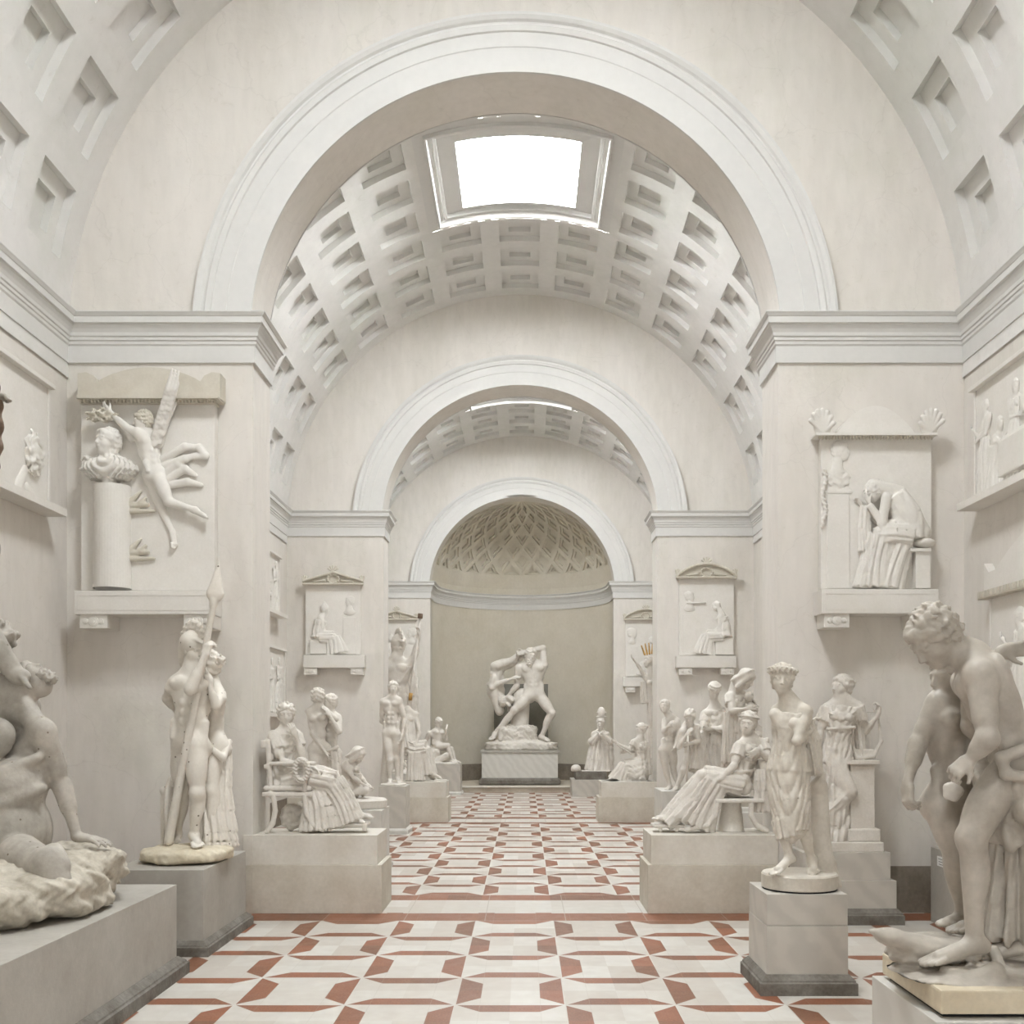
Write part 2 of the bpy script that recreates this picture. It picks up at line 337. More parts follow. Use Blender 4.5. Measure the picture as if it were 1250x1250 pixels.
    def mesh(s, name, post=None):
        v = s.v; lo = np.min([l[1] for l in s.L if not l[4]], axis=0)-v*4; hi = np.max([l[2] for l in s.L if not l[4]], axis=0)+v*4
        n = np.ceil((hi-lo)/v).astype(int)+1
        D = np.full(n, 1., np.float32)
        for fn, a, b, k, cut in s.L:
            m = k+v*2.5
            i0 = np.maximum(np.floor((a-m-lo)/v).astype(int), 0); i1 = np.minimum(np.ceil((b+m-lo)/v).astype(int)+1, n)
            if (i1 <= i0).any(): continue
            X = (lo[0]+v*np.arange(i0[0], i1[0], dtype=np.float32))[:, None, None].astype(np.float32)
            Y = (lo[1]+v*np.arange(i0[1], i1[1], dtype=np.float32))[None, :, None].astype(np.float32)
            Z = (lo[2]+v*np.arange(i0[2], i1[2], dtype=np.float32))[None, None, :].astype(np.float32)
            d = fn(X, Y, Z); sl = D[i0[0]:i1[0], i0[1]:i1[1], i0[2]:i1[2]]
            sl[...] = -smin(-sl, d, k) if cut else smin(sl, d, k)
        ins = D < 0
        c8 = [(i, j, l) for i in (0, 1) for j in (0, 1) for l in (0, 1)]
        def sub(A, o): return A[o[0]:A.shape[0]-1+o[0], o[1]:A.shape[1]-1+o[1], o[2]:A.shape[2]-1+o[2]]
        cnt = np.zeros(tuple(n-1), np.int8)
        for o in c8: cnt += sub(ins, o)
        act = (cnt > 0) & (cnt < 8); idx = np.argwhere(act)
        ids = np.full(act.shape, -1, np.int32); ids[act] = np.arange(len(idx))
        val = {o: D[idx[:, 0]+o[0], idx[:, 1]+o[1], idx[:, 2]+o[2]] for o in c8}
        acc = np.zeros((len(idx), 3)); num = np.zeros(len(idx))
        for o in c8:
            for a in range(3):
                if o[a]: continue
                q = list(o); q[a] = 1; q = tuple(q); va, vb = val[o], val[q]; msk = (va < 0) != (vb < 0)
                t = np.where(msk, va/np.where(msk, va-vb, 1), 0)
                for ax in range(3): acc[:, ax] += msk*(o[ax]+(t if ax == a else 0))
                num += msk
        V = lo+(idx+acc/num[:, None])*v
        Q = []
        for a in range(3):
            b, c = (a+1) % 3, (a+2) % 3
            s0 = [slice(1, -1)]*3; s1 = [slice(1, -1)]*3; s0[a] = slice(0, -1); s1[a] = slice(1, None)
            A, B = ins[tuple(s0)], ins[tuple(s1)]
            for flip, msk in ((False, A & ~B), (True, ~A & B)):
                e = np.argwhere(msk)
                if not len(e): continue
                off = np.array([1, 1, 1]); off[a] = 0; e = e+off
                def cell(db, dc):
                    q = e.copy(); q[:, b] -= db; q[:, c] -= dc; return ids[q[:, 0], q[:, 1], q[:, 2]]
                q = np.stack([cell(1, 1), cell(0, 1), cell(0, 0), cell(1, 0)], 1)
                if flip: q = q[:, ::-1]
                Q.append(q)
        Q = np.concatenate(Q); Q = Q[(Q >= 0).all(1)]
        # one light smoothing pass
        nb = np.zeros_like(V); cn = np.zeros(len(V))
        for i in range(4):
            a, b = Q[:, i], Q[:, (i+1) % 4]
            for ax in range(3): nb[:, ax] += np.bincount(a, V[b, ax], len(V))+np.bincount(b, V[a, ax], len(V))
            cn += np.bincount(a, minlength=len(V))+np.bincount(b, minlength=len(V))
        V = V*.72+nb/np.maximum(cn, 1)[:, None]*.28
        if ZMIN is not None: V[:, 2] = np.maximum(V[:, 2], ZMIN)
        if post: V = post(V)
        me = bpy.data.meshes.new(name); me.vertices.add(len(V)); me.vertices.foreach_set('co', V.astype(np.float32).ravel())
        me.loops.add(len(Q)*4); me.loops.foreach_set('vertex_index', Q.astype(np.int32).ravel())
        me.polygons.add(len(Q)); me.polygons.foreach_set('loop_start', np.arange(0, len(Q)*4, 4, dtype=np.int32))
        me.polygons.foreach_set('use_smooth', np.ones(len(Q), bool)); me.update(calc_edges=True); me.validate()
        return me
    def build(s, name, mat, parent=None, post=None):
        if not s.L: return None
        return link(name, s.mesh(name, post), mat, parent)
def curls(x, y, z, f):
    return np.sin(x*f+1.5*np.sin(y*f*.8))*np.sin(y*f*1.1+1.3*np.sin(z*f*.9))+.7*np.sin(z*f*1.2+1.5*np.sin(x*f*.7))
# ------------------------------------------------------------------ architecture
XC = -.12; HW = 5.47; HO = 3.20; AR = 3.24; ZA = 7.0; ZV = 6.9; RV = 5.46; TH = .85
YA = [1.02, 12.887, 24.75, 36.9]                 # front planes of the arched walls
YS = -6.5                                         # end wall of the first room, behind the camera
APC, APR = YA[3]+.75, 3.19                        # apse centre and radius
T0 = (YA[0]-.05, YA[0]+.9); T1 = (12.887, 13.8); T2 = (24.0, 24.95)
R1 = (12.367, .928); R2 = (14.22, .933); R3 = (26.03, .947)
T2 = (24.75, 25.68)
RB = [(12.367, 12.85), (13.8, 14.22), (24.48, 24.75), (T2[1], R3[0]), (35.5, 35.7)]
fm = floor_mat()
def S(o, kind='structure'): o['kind'] = kind; return o
bm = bmesh.new(); bm_box(bm, -8, 8, YS-.3, 36.0, -.2, 0); S(link('floor', mesh_of('floor', bm), fm))
# raised apse floor with a nosed step
YST = 35.55
S(box('floor', XC-6, XC+6, YST, 42, -.1, .17, 'step', bev=0)); S(box('trim_1', XC-5.5, XC+5.5, YST-.04, YST+.3, .165, .2, 'lime2', bev=.008))
CT = 7.27
CPROF = [(.0, 6.70), (.03, 6.70), (.03, 6.90), (.045, 6.92), (.045, 6.955), (.06, 6.965), (.06, 7.0), (.075, 7.01), (.08, 7.05), (.10, 7.09), (.125, 7.125), (.125, 7.14),
         (.15, 7.145), (.15, 7.22), (.16, 7.225), (.175, 7.25), (.185, 7.262), (.185, 7.275), (-.3, 7.285)]
def arch_pts(r, zc, n=72): return [(XC-r*math.cos(PI*i/n), zc+r*math.sin(PI*i/n)) for i in range(n+1)]
def arch_wall(y0, y1, nm):
    "pierced wall from y0 to y1: piers, and the ring of wall over the arch"
    bm = bmesh.new()
    R = 6.2; n = 72
    inn = [(XC-HO, 0.), (XC-HO, ZA-.02)]+[(XC-AR*math.cos(PI*i/n), ZA+AR*math.sin(PI*i/n)) for i in range(n+1)]+[(XC+HO, ZA-.02), (XC+HO, 0.)]
    out = [(XC-R, 0.), (XC-R, ZA-.02)]+[(XC-R*math.cos(PI*i/n), ZA+R*math.sin(PI*i/n)) for i in range(n+1)]+[(XC+R, ZA-.02), (XC+R, 0.)]
    L = [[bm.verts.new((x, y, z)) for x, z in pts] for y in (y0, y1) for pts in (inn, out)]
    for i in range(len(inn)-1):
        bm.faces.new((L[0][i], L[1][i], L[1][i+1], L[0][i+1])); bm.faces.new((L[2][i], L[2][i+1], L[3][i+1], L[3][i]))
        bm.faces.new((L[0][i], L[0][i+1], L[2][i+1], L[2][i])); bm.faces.new((L[1][i], L[3][i], L[3][i+1], L[1][i+1]))
    bmesh.ops.recalc_face_normals(bm, faces=bm.faces[:])
    return S(link(nm, mesh_of(nm, bm), 'wall'))
def archivolt(y, s, nm):
    "raised band round the arch on the face at y (s = -1 towards the camera)"
    prof = [(AR-.004, .0), (AR-.004, .035), (AR+.29, .035), (AR+.30, .045), (AR+.47, .045), (AR+.48, .07), (AR+.54, .085), (AR+.56, .07), (AR+.58, .07), (AR+.60, .1), (AR+.64, .125), (AR+.67, .13), (AR+.67, .0)]
    a0 = math.asin(.262/3.6); an = [a0+(PI-2*a0)*i/90 for i in range(91)]
    P = [[(XC-r*math.cos(a), y+s*p, ZA+r*math.sin(a)) for r, p in prof] for a in an]
    return S(from_grid(nm, P, 'trim', flip=(s > 0)))
SIDE_HOLES = []
def side_wall(sx, y0, y1):
    x = XC+sx*HW
    return S(box('wall_left' if sx < 0 else 'wall_right', x, x+sx*.4, y0, y1, 0, 7.1, 'wall', bev=0))
NCOL, DA = 13, math.radians(12.7)
def vault(y0, y1, nm, light=True, lite=False, mg=.39):
    "barrel vault with two-step coffers and a skylight opening; y1 = far plane"
    rows = 9; pit, cl = (y1-y0-2*mg+.37)/rows, 0
    cl = pit-.37; ys = [y1-mg-pit*k for k in range(rows)]          # far edges
    ca = math.radians(8.7)
    def P(a, y, d=0.): r = RV+d; return (XC+r*math.sin(a), y, ZV+r*math.cos(a))
    bm = bmesh.new()
    def strip(a0, a1, ya, yb, d0=0., d1=None, n=6):
        pass
    def ringq(A, B):   # quads between two closed rings of verts
        n = len(A)
        for i in range(n): bm.faces.new((A[i], A[(i+1) % n], B[(i+1) % n], B[i]))
    NS = 4
    def ring(a0, a1, ya, yb, d):
        pts = [(a0+(a1-a0)*i/NS, ya) for i in range(NS)]+[(a1, ya+(yb-ya)*i/NS) for i in range(NS)]+[(a1-(a1-a0)*i/NS, yb) for i in range(NS)]+[(a0, yb-(yb-ya)*i/NS) for i in range(NS)]
        return [bm.verts.new(P(a, y, d)) for a, y in pts]
    hole = set((c, r) for c in (-1, 0, 1) for r in (3, 4, 5)) if light else set()
    for c in range(-6, 7):
        ac = c*DA
        for r in range(rows):
            yf = ys[r]; yn = yf-cl; m = .37/2
            if (c, r) in hole: continue
            o = ring(ac-DA/2, ac+DA/2, yn-m, yf+m, 0.); e = ring(ac-ca/2, ac+ca/2, yn, yf, 0.); ringq(o, e)
            e1 = ring(ac-ca/2, ac+ca/2, yn, yf, .11); ringq(e, e1)
            ia = math.radians(2.05); iy = .19
            g = ring(ac-ca/2+ia, ac+ca/2-ia, yn+iy, yf-iy, .11); ringq(e1, g)
            g1 = ring(ac-ca/2+ia, ac+ca/2-ia, yn+iy, yf-iy, .2); ringq(g, g1)
            bm.faces.new(g1)
    # plain margins: both ends and the springing on both sides
    na = NCOL*4
    A0 = -6.5*DA; yA = ys[-1]-cl-.185; yB = ys[0]+.185
    def patch(a0, a1, ya, yb, n, k=1):
        g = [[bm.verts.new(P(a0+(a1-a0)*i/n, ya+(yb-ya)*j/k)) for j in range(k+1)] for i in range(n+1)]
        for i in range(n):
            for j in range(k): bm.faces.new((g[i][j], g[i+1][j], g[i+1][j+1], g[i][j+1]))
    patch(A0, -A0, y0-.05, yA, na); patch(A0, -A0, yB, y1+.05, na)
    lo = math.radians(94)
    patch(-lo, A0, y0-.05, y1+.05, 6); patch(-A0, lo, y0-.05, y1+.05, 6)
    o = S(link(nm, mesh_of(nm, bm), 'vault'))
    if not light: return None
    # stepped stucco frame of the skylight, then the shaft up to the glass
    ya, yb = ys[5]-cl-.185, ys[3]+.185
    def fr(a, p, q, d, n=14):     # half angle, near y, far y, depth
        pts = [(-a+2*a*i/n, p) for i in range(n)]+[(a, p+(q-p)*i/n) for i in range(n)]+[(a-2*a*i/n, q) for i in range(n)]+[(-a, q-(q-p)*i/n) for i in range(n)]
        return [P(t, y, d) for t, y in pts]
    am = 1.5*DA; r1 = math.radians
    steps = [fr(am, ya, yb, 0), fr(r1(17.0), ya+.17, yb-.17, 0), fr(r1(17.0), ya+.17, yb-.17, -.06), fr(r1(16.7), ya+.2, yb-.2, -.07), fr(r1(16.3), ya+.24, yb-.24, .02), fr(r1(15.6), ya+.3, yb-.3, .04),
             fr(r1(15.4), ya+.32, yb-.32, -.0), fr(r1(14.9), ya+.37, yb-.37, .0), fr(r1(14.7), ya+.38, yb-.38, .08), fr(r1(11.4), ya+.62, yb-.62, .01)]
    top = [(x, y, ZV+RV+.09) for x, y, z in steps[-1]]; steps.append(top)
    fo = S(from_grid('window_%d' % (1+len([w for w in bpy.data.objects if w.name.startswith('window_')])), [list(t) for t in zip(*steps)], 'trim', closed_u=True))
    xs = [p[0] for p in top]; yy = [p[1] for p in top]
    pn = box('window_pane', min(xs)-.02, max(xs)+.02, min(yy)-.02, max(yy)+.02, ZV+RV+.09, ZV+RV+.10, 'pane', fo, bev=0); pn['kind'] = 'structure'
    li = bpy.data.lights.new('daylight', 'AREA'); li.shape = 'RECTANGLE'; li.size = max(xs)-min(xs); li.size_y = max(yy)-min(yy); li.energy = 1; li.cycles.is_portal = True
    lo = bpy.data.objects.new('daylight', li); C.objects.link(lo); lo.location = (XC, (min(yy)+max(yy))/2, ZV+RV+.2)
    return fo
# window pane: clear glass as thin transparent sheet with a weak reflection
pm = bpy.data.materials.new('skylight_glass'); pm.use_nodes = True; nt = pm.node_tree
for n_ in list(nt.nodes):
    if n_.type == 'BSDF_PRINCIPLED': nt.nodes.remove(n_)
tr = nt.nodes.new('ShaderNodeBsdfTransparent'); tr.inputs[0].default_value = (.97, .98, .98, 1); gl = nt.nodes.new('ShaderNodeBsdfGlossy'); gl.inputs['Roughness'].default_value = .05
mxs = nt.nodes.new('ShaderNodeMixShader'); mxs.inputs[0].default_value = .04; nt.links.new(tr.outputs[0], mxs.inputs[1]); nt.links.new(gl.outputs[0], mxs.inputs[2])
nt.links.new(mxs.outputs[0], nt.nodes['Material Output'].inputs[0]); M['pane'] = pm

BY = [(YS, YA[0]), (YA[0]+TH, YA[1]), (YA[1]+TH, YA[2]), (YA[2]+TH, YA[3])]
for i, (y0, y1) in enumerate(BY):
    vault(y0, y1, 'ceiling', True, mg=.39)
    for sx in (-1, 1): side_wall(sx, y0, y1)
for i, y in enumerate(YA):
    arch_wall(y, y+(TH if i < 3 else .75), 'wall_arch')
    archivolt(y, -1, 'trim_2')
    if i < 3: archivolt(y+TH, 1, 'trim_2')
# end wall behind the camera with an unseen glazed door added to lift shadows
DW, DH = .5, 2.4
for a in ((XC-HW-.4, XC-DW, 0, 13), (XC+DW, XC+HW+.4, 0, 13), (XC-DW, XC+DW, DH, 13)): S(box('wall_back', a[0], a[1], YS-.3, YS, a[2], a[3], 'wall', bev=0))
d_ = S(box('fill_door_1', XC-DW, XC+DW, YS-.2, YS-.19, 0, DH, 'pane', bev=0))
for x in (-DW+.04, 0, DW-.04): box('fill_door_frame', XC+x-.04, XC+x+.04, YS-.23, YS-.16, 0, DH, 'trim', d_, 0)
for z in (.04, 1.3, DH-.04): box('fill_door_frame', XC-DW, XC+DW, YS-.23, YS-.16, z-.04, z+.04, 'trim', d_, 0)
li = bpy.data.lights.new('daylight', 'AREA'); li.shape = 'RECTANGLE'; li.size = 2*DW; li.size_y = DH; li.energy = 1; li.cycles.is_portal = True  # sky portal of the added door, fill from behind the camera
lo = bpy.data.objects.new('daylight', li); C.objects.link(lo); lo.location = (XC, YS-.35, DH/2); lo.rotation_euler = (PI/2, 0, 0)
# cornices: round each room along walls and pier faces, through the arches
def poly_cornice(i):
    y0, y1 = BY[i]
    for sx in (-1, 1):
        xw, xo = XC+sx*HW, XC+sx*HO
        last = i == 3
        path = [(xo, y0-TH/2), (xo, y0), (xw, y0), (xw, y1), (xo, y1)] + ([(xo, y1+TH/2)] if not last else [(xo, y1+.75)])
        if i == 0: path = [(xw, y0), (xw, y1), (xo, y1), (xo, y1+TH/2)]
        S(sweep('trim_3', path, CPROF, 'trim', side=-1 if sx < 0 else 1))
for i in range(4): poly_cornice(i)
# apse
na = 60
path = [(XC-APR, APC-.4)]+[(XC-APR*math.cos(PI*i/na), APC+APR*math.sin(PI*i/na)) for i in range(na+1)]+[(XC+APR, APC-.4)]
S(sweep('trim_4', path, CPROF, 'trim', side=-1))
P = [[(x, y, 0.), (x, y, 6.72)] for x, y in path]; S(from_grid('wall_apse', P, 'apse', flip=True))
S(sweep('baseboard_apse', path, [(.04, .15), (.04, .78), (.0, .79)], 'dado', side=-1))
# half dome with a lattice of recessed lozenges
bm = bmesh.new(); DZ = ZA-.02
def DP(a, e, d): r = AR+.03+d; return (XC-r*math.cos(e)*math.cos(a), APC-.06+r*math.cos(e)*math.sin(a), DZ+r*math.sin(e))
DAz, DEl = math.radians(7.5), math.radians(9.4); E0 = math.radians(18.5); EC = E0
def clampv(a, e): return a, max(e, EC)
def loz(ac, ec):
    K = 5
    def rg(f, d):
        c = [(-1, 0), (0, -1), (1, 0), (0, 1)]; out = []
        for i in range(4):
            p, q = c[i], c[(i+1) % 4]
            for k in range(K):
                t = k/K; a = ac+(p[0]+(q[0]-p[0])*t)*DAz*f; e = ec+(p[1]+(q[1]-p[1])*t)*DEl*f
                e = max(e, EC if f == 1 else EC+(1-f)*.05); e = min(e, math.radians(89.5)); a = min(max(a, 0), PI)
                out.append(bm.verts.new(DP(a, e, d)))
        return out
    def rq(A, B):
        for i in range(len(A)): bm.faces.new((A[i], A[(i+1) % len(A)], B[(i+1) % len(A)], B[i]))
    a = rg(1, 0)
    if ec > math.radians(76): bm.faces.new(a); return
    b = rg(.76, 0); c = rg(.76, .08); d = rg(.48, .08); e = rg(.48, .15)
    rq(a, b); rq(b, c); rq(c, d); rq(d, e); bm.faces.new(e)
for j in range(0, 9):
    ec = E0+j*DEl
    for k in range(-1, 14):
        ac = PI/2+(k-6)*2*DAz+(DAz if j % 2 == 1 else 0)+DAz
        if -DAz*1.01 < ac < PI+DAz*1.01 and ec < math.radians(88): loz(ac, ec)
g = [[bm.verts.new(DP(PI*i/60, e, 0)) for e in (math.radians(-1), EC*.5, EC+.001)] for i in range(61)]
for i in range(60):
    for j in range(2): bm.faces.new((g[i][j], g[i+1][j], g[i+1][j+1], g[i][j+1]))
g = [[bm.verts.new(DP(PI*2*i/40, math.radians(e), .14)) for e in (74, 80, 86, 89.9)] for i in range(41)]
for i in range(40):
    for j in range(3): bm.faces.new((g[i][j], g[i+1][j], g[i+1][j+1], g[i][j+1]))
bmesh.ops.remove_doubles(bm, verts=bm.verts[:], dist=.0005)
S(link('ceiling_apse', mesh_of('apse', bm), 'apse'))
# painted dado along the room walls
for i, (y0, y1) in enumerate(BY):
    for sx in (-1, 1):
        x = XC+sx*HW; nm = 'baseboard_left' if sx < 0 else 'baseboard_right'
        S(box(nm, x, x-sx*.012, y0, y1, 0, .57, 'dado', bev=0))
        if i < 3: S(box(nm, XC+sx*(HO+.02), XC+sx*HW, y1-.012, y1, 0, .57, 'dado' if i == 1 and sx > 0 else 'lime', bev=0))

# ------------------------------------------------------------------ camera, sky
cam = bpy.data.cameras.new('camera'); co = bpy.data.objects.new('camera', cam); C.objects.link(co)
co.location = (0, 0, EYE); co.rotation_euler = (PI/2, 0, 0)
cam.sensor_width = 36; cam.lens = F/1250*36; cam.shift_x = -(VX-625)/1250; cam.shift_y = (HY-625)/1250; cam.clip_end = 200
sc = bpy.context.scene; sc.camera = co
w = bpy.data.worlds.new('sky'); sc.world = w; w.use_nodes = True
bg = w.node_tree.nodes['Background']; bg.inputs[0].default_value = (.94, .955, .975, 1); bg.inputs[1].default_value = 40.
sc.view_settings.view_transform = 'Standard'; sc.view_settings.look = 'None'; sc.view_settings.gamma = 1; sc.view_settings.exposure = .80
sc.cycles.use_denoising = True; sc.cycles.max_bounces = 10; sc.cycles.diffuse_bounces = 8; sc.cycles.glossy_bounces = 3; sc.cycles.sample_clamp_indirect = 0
# ------------------------------------------------------------------ human figures
def rotz(v, deg):
    a = math.radians(deg); return np.array([v[0]*math.cos(a)-v[1]*math.sin(a), v[0]*math.sin(a)+v[1]*math.cos(a), v[2]])
def rot_about(v, ax, deg):
    a = math.radians(deg); ax = nz(ax); v = np.asarray(v, float)
    return v*math.cos(a)+np.cross(ax, v)*math.sin(a)+ax*(ax@v)*(1-math.cos(a))
class Map:
    "frame positions (px, py, depth offset) -> metres for something standing at depth Y"
    def __init__(s, Y): s.Y = Y; s.S = F/Y
    def __call__(s, p): return W(p[0], p[1], s.Y+(p[2] if len(p) > 2 else 0.))
class Loc:
    "local metres -> world: origin, x axis, depth axis"
    def __init__(s, o, ux=(1,0,0), uy=(0,1,0)): s.o = np.array(o, float); s.ux = nz(ux); s.uy = nz(uy)
    def __call__(s, p): return s.o+s.ux*p[0]+np.array([0,0,1.])*p[1]+s.uy*(p[2] if len(p) > 2 else 0.)
def headframe(yaw, pitch=0, roll=0):
    f = np.array([math.sin(math.radians(yaw)), -math.cos(math.radians(yaw)), 0.]); u = np.array([0,0,1.]); l = np.cross(f, u)*-1
    l = np.cross(u, f)                      # the figure's own left... image right when it faces the camera
    f = rot_about(f, l, pitch); u = rot_about(u, l, pitch)
    l = rot_about(l, f, roll); u = rot_about(u, f, roll)
    return f, u, l
def head(B, H, c, yaw, pitch, roll, u, hair, fem=False, beard=False, k=1., frame=None, face=True):
    "head into sculpt B, hair into sculpt H (u = scale, 1 = a person 1.75 m tall)"
    f, up, l = headframe(yaw, pitch, roll); u = u*k
    if frame is not None: f, up, l = frame
    c = np.asarray(c, float)
    def Q(a, b, d): return c+(f*a+l*b+up*d)*u
    ax = (l, f, up)
    B.ell(Q(-.012, 0, .022), (.073*u, .092*u, .088*u), ax, k=.01*u)
    B.ell(Q(.030, 0, -.035), (.056*u, .060*u, .078*u), ax, k=.03*u)
    B.ell(Q(.060, 0, -.088), (.024*u, .022*u, .020*u), ax, k=.025*u)          # chin
    if face:
        for s in (-1, 1):
            B.ell(Q(.040, s*.040, -.03), (.02*u, .03*u, .03*u), ax, k=.025*u)   # cheek
            B.ell(Q(.094, s*.031, .004), (.019*u, .014*u, .0115*u), ax, k=.016*u, cut=True)
        B.cone(Q(.082, 0, .024), Q(.104, 0, -.026), .0062*u, .0112*u, k=.014*u)  # nose
        for s in (-1, 1):
            B.ell(Q(.074, s*.031, .003), (.0145*u, .0125*u, .0095*u), ax, k=.004*u)
            B.cone(Q(.083, s*.014, .023), Q(.070, s*.050, .022), .008*u, .006*u, k=.012*u)
            B.ell(Q(.0, s*.074, -.005), (.009*u, .018*u, .029*u), ax, k=.008*u)
            B.ell(Q(.098, s*.010, -.030), (.007*u, .008*u, .006*u), ax, k=.006*u)
        B.ell(Q(.088, 0, -.051), (.021*u, .0085*u, .0062*u), ax, k=.005*u); B.ell(Q(.084, 0, -.062), (.017*u, .0085*u, .0065*u), ax, k=.006*u)
    if beard: H.ell(Q(.055, 0, -.11), (.05*u, .045*u, .07*u), ax, k=.02*u, bump=(.009*u, 150/u)); H.ell(Q(.04, 0, -.075), (.062*u, .05*u, .05*u), ax, bump=(.008*u, 150/u))
    if hair in ('curl', 'short', 'bun', 'band', 'wreath', 'long', 'wavy'):
        a = {'curl': .0085, 'short': .006, 'bun': .006, 'band': .007, 'wreath': .007, 'long': .008, 'wavy': .009}[hair]*u; fq = {'curl': 120, 'short': 120}.get(hair, 85)/u
        H.ell(Q(-.026, 0, .036), (.089*u, .098*u, .087*u), ax, k=.02*u, bump=(a, fq))
        H.ell(Q(-.045, 0, -.015), (.082*u, .074*u, .08*u), ax, k=.02*u, bump=(a, fq))
        for s in (-1, 1): H.cone(Q(.062, s*.018, .072), Q(.01, s*.074, .012), .021*u, .017*u, k=.02*u)
        if hair in ('bun', 'band'):
            H.ell(Q(-.125, 0, .035), (.045*u, .048*u, .045*u), ax, k=.02*u, bump=(.009*u, 110/u))
        if hair in ('band', 'wreath'):
            n = 16
            for i in range(n):
                t = 2*PI*i/n; t2 = 2*PI*(i+1)/n
                R0 = Q(-.018+.103*math.cos(t), .096*math.sin(t), .060+.018*math.cos(t)); R1_ = Q(-.018+.103*math.cos(t2), .096*math.sin(t2), .060+.018*math.cos(t2))
                H.cone(R0, R1_, .008*u, .008*u, k=.006*u)
                if hair == 'wreath': H.ell(R0, (.019*u, .019*u, .022*u), ax, k=.002*u, bump=(.007*u, 150/u))
        if hair == 'long':
            for s in (-1, 1): H.cone(Q(-.02, s*.07, .0), Q(.0, s*.085, -.15), .035*u, .02*u, k=.03*u)
            H.cone(Q(-.07, 0, 0), Q(-.08, 0, -.2), .06*u, .04*u, k=.03*u)
    if hair == 'veil':
        for i in range(5):
            t = -.9+.45*i; H.cone(Q(.0, .1*math.sin(t), .04+.1*math.cos(t)), Q(-.12, .11*math.sin(t), -.1), .014*u, .018*u, k=.012*u)
        H.ell(Q(-.022, 0, .035), (.094*u, .106*u, .098*u), ax, k=.03*u); H.ell(Q(-.05, 0, -.06), (.09*u, .08*u, .1*u), ax, k=.03*u)
        for s in (-1, 1): H.cone(Q(.04, s*.06, .06), Q(-.01, s*.09, -.12), .03*u, .035*u, k=.03*u)
    if hair == 'cap':
        for z_, r_ in ((.02, .094), (.05, .098), (.085, .084)):
            for i in range(12):
                t, t2 = 2*PI*i/12, 2*PI*(i+1)/12
                H.cone(Q(-.02+r_*math.cos(t), r_*.9*math.sin(t), z_+.02*math.cos(t)), Q(-.02+r_*math.cos(t2), r_*.9*math.sin(t2), z_+.02*math.cos(t2)), .011*u, .011*u, k=.006*u)
        H.ell(Q(-.02, 0, .045), (.088*u, .1*u, .088*u), ax, k=.02*u); H.ell(Q(-.10, 0, .02), (.05*u, .05*u, .05*u), ax, k=.02*u)
    if hair == 'helmet':
        H.ell(Q(-.02, 0, .045), (.095*u, .112*u, .10*u), ax, k=.01*u)
        H.cone(Q(-.09, 0, -.02), Q(-.12, 0, -.09), .075*u, .05*u, k=.03*u, flat=(f, .5))
        H.cone(Q(.07, 0, .085), Q(.135, 0, .06), .045*u, .028*u, k=.03*u, flat=(up, .35))
        pr = None
        for i in range(9):
            t = math.radians(35+i*21); p = Q(-.02+.135*math.cos(t), 0, .05+.135*math.sin(t))
            if pr is not None: H.cone(pr, p, .03*u, .03*u, k=.01*u, flat=(l, .6))
            H.ell(p, (.02*u, .042*u, .042*u), ax, k=.01*u, bump=(.008*u, 120/u)); pr = p
    return f, up, l
def hand(B, w, d, nrm, u, side=1, curl=25, thumb=30, spread=4, k=.008):
    "w wrist, d direction of the palm, nrm = where the palm faces, side = +1/-1 thumb side"
    d = nz(d); nrm = nz(np.asarray(nrm, float)-d*(np.asarray(nrm, float)@d)); s = np.cross(d, nrm)*side; w = np.asarray(w, float)
    B.cone(w, w+d*.03*u, .024*u, .026*u, k=.02*u, flat=(nrm, .75))
    B.blk(w+d*.055*u, (.038*u, .045*u, .0155*u), (s, d, nrm), r=.014*u, k=.02*u)
    base = [(.030, .098, .072), (.010, .103, .080), (-.011, .100, .075), (-.031, .092, .058)]
    for i, (sx, dy, ln) in enumerate(base):
        p = w+(s*sx+d*dy)*u; dr = rot_about(d, nrm, -side*(1.5-i)*spread); c = curl*(1+.08*i)
        r = .0098*u
        for j, fr in enumerate((.45, .32, .23)):
            dr = rot_about(dr, np.cross(dr, nrm), c*(1 if j else .8)); q = p+dr*ln*fr*u
            B.cone(p, q, r, r*.93, k=.005*u); r *= .93; p = q
    p = w+(s*.026+d*.028)*u; dr = nz(d*.75+s*.75+nrm*.25)
    dr = nz(dr+nrm*math.tan(math.radians(thumb))*.6)
    q = p+dr*.042*u; B.cone(p, q, .0145*u, .0115*u, k=.014*u)
    dr = nz(dr+d*.6+nrm*.2); B.cone(q, q+dr*.034*u, .0115*u, .0095*u, k=.006*u)
def foot(B, a, t, u, up=(0, 0, 1), k=.012):
    a = np.asarray(a, float); t = np.asarray(t, float); d = nz(t-a); up = np.asarray(up, float); l = nz(np.cross(up, d)); up = np.cross(d, l)
    f = nz(t-a-up*((t-a)@up)); L = max(.12*u, np.linalg.norm(t-a))
    heel = a-f*.035*u-np.array([0, 0, 1])*.028*u if up[2] > .5 else a-f*.035*u
    B.cone(a, heel, .034*u, .031*u, k=.02*u)
    ball = a+(t-a)*.68
    B.cone(a, ball, .036*u, .030*u, k=.02*u, flat=(up, .8)); B.cone(heel, ball, .026*u, .028*u, k=.02*u)
    for i in range(5):
        o = l*(i-2)*.0165*u; e = t+o-f*(.006*abs(i-1.2)**1.4)*u*1.3; r = (.0145, .0115, .011, .0105, .010)[i if True else 0]*u
        B.cone(ball+o*1.1, e+l*(i-2)*.003*u, r*1.15, r*1.02, k=.0035*u)
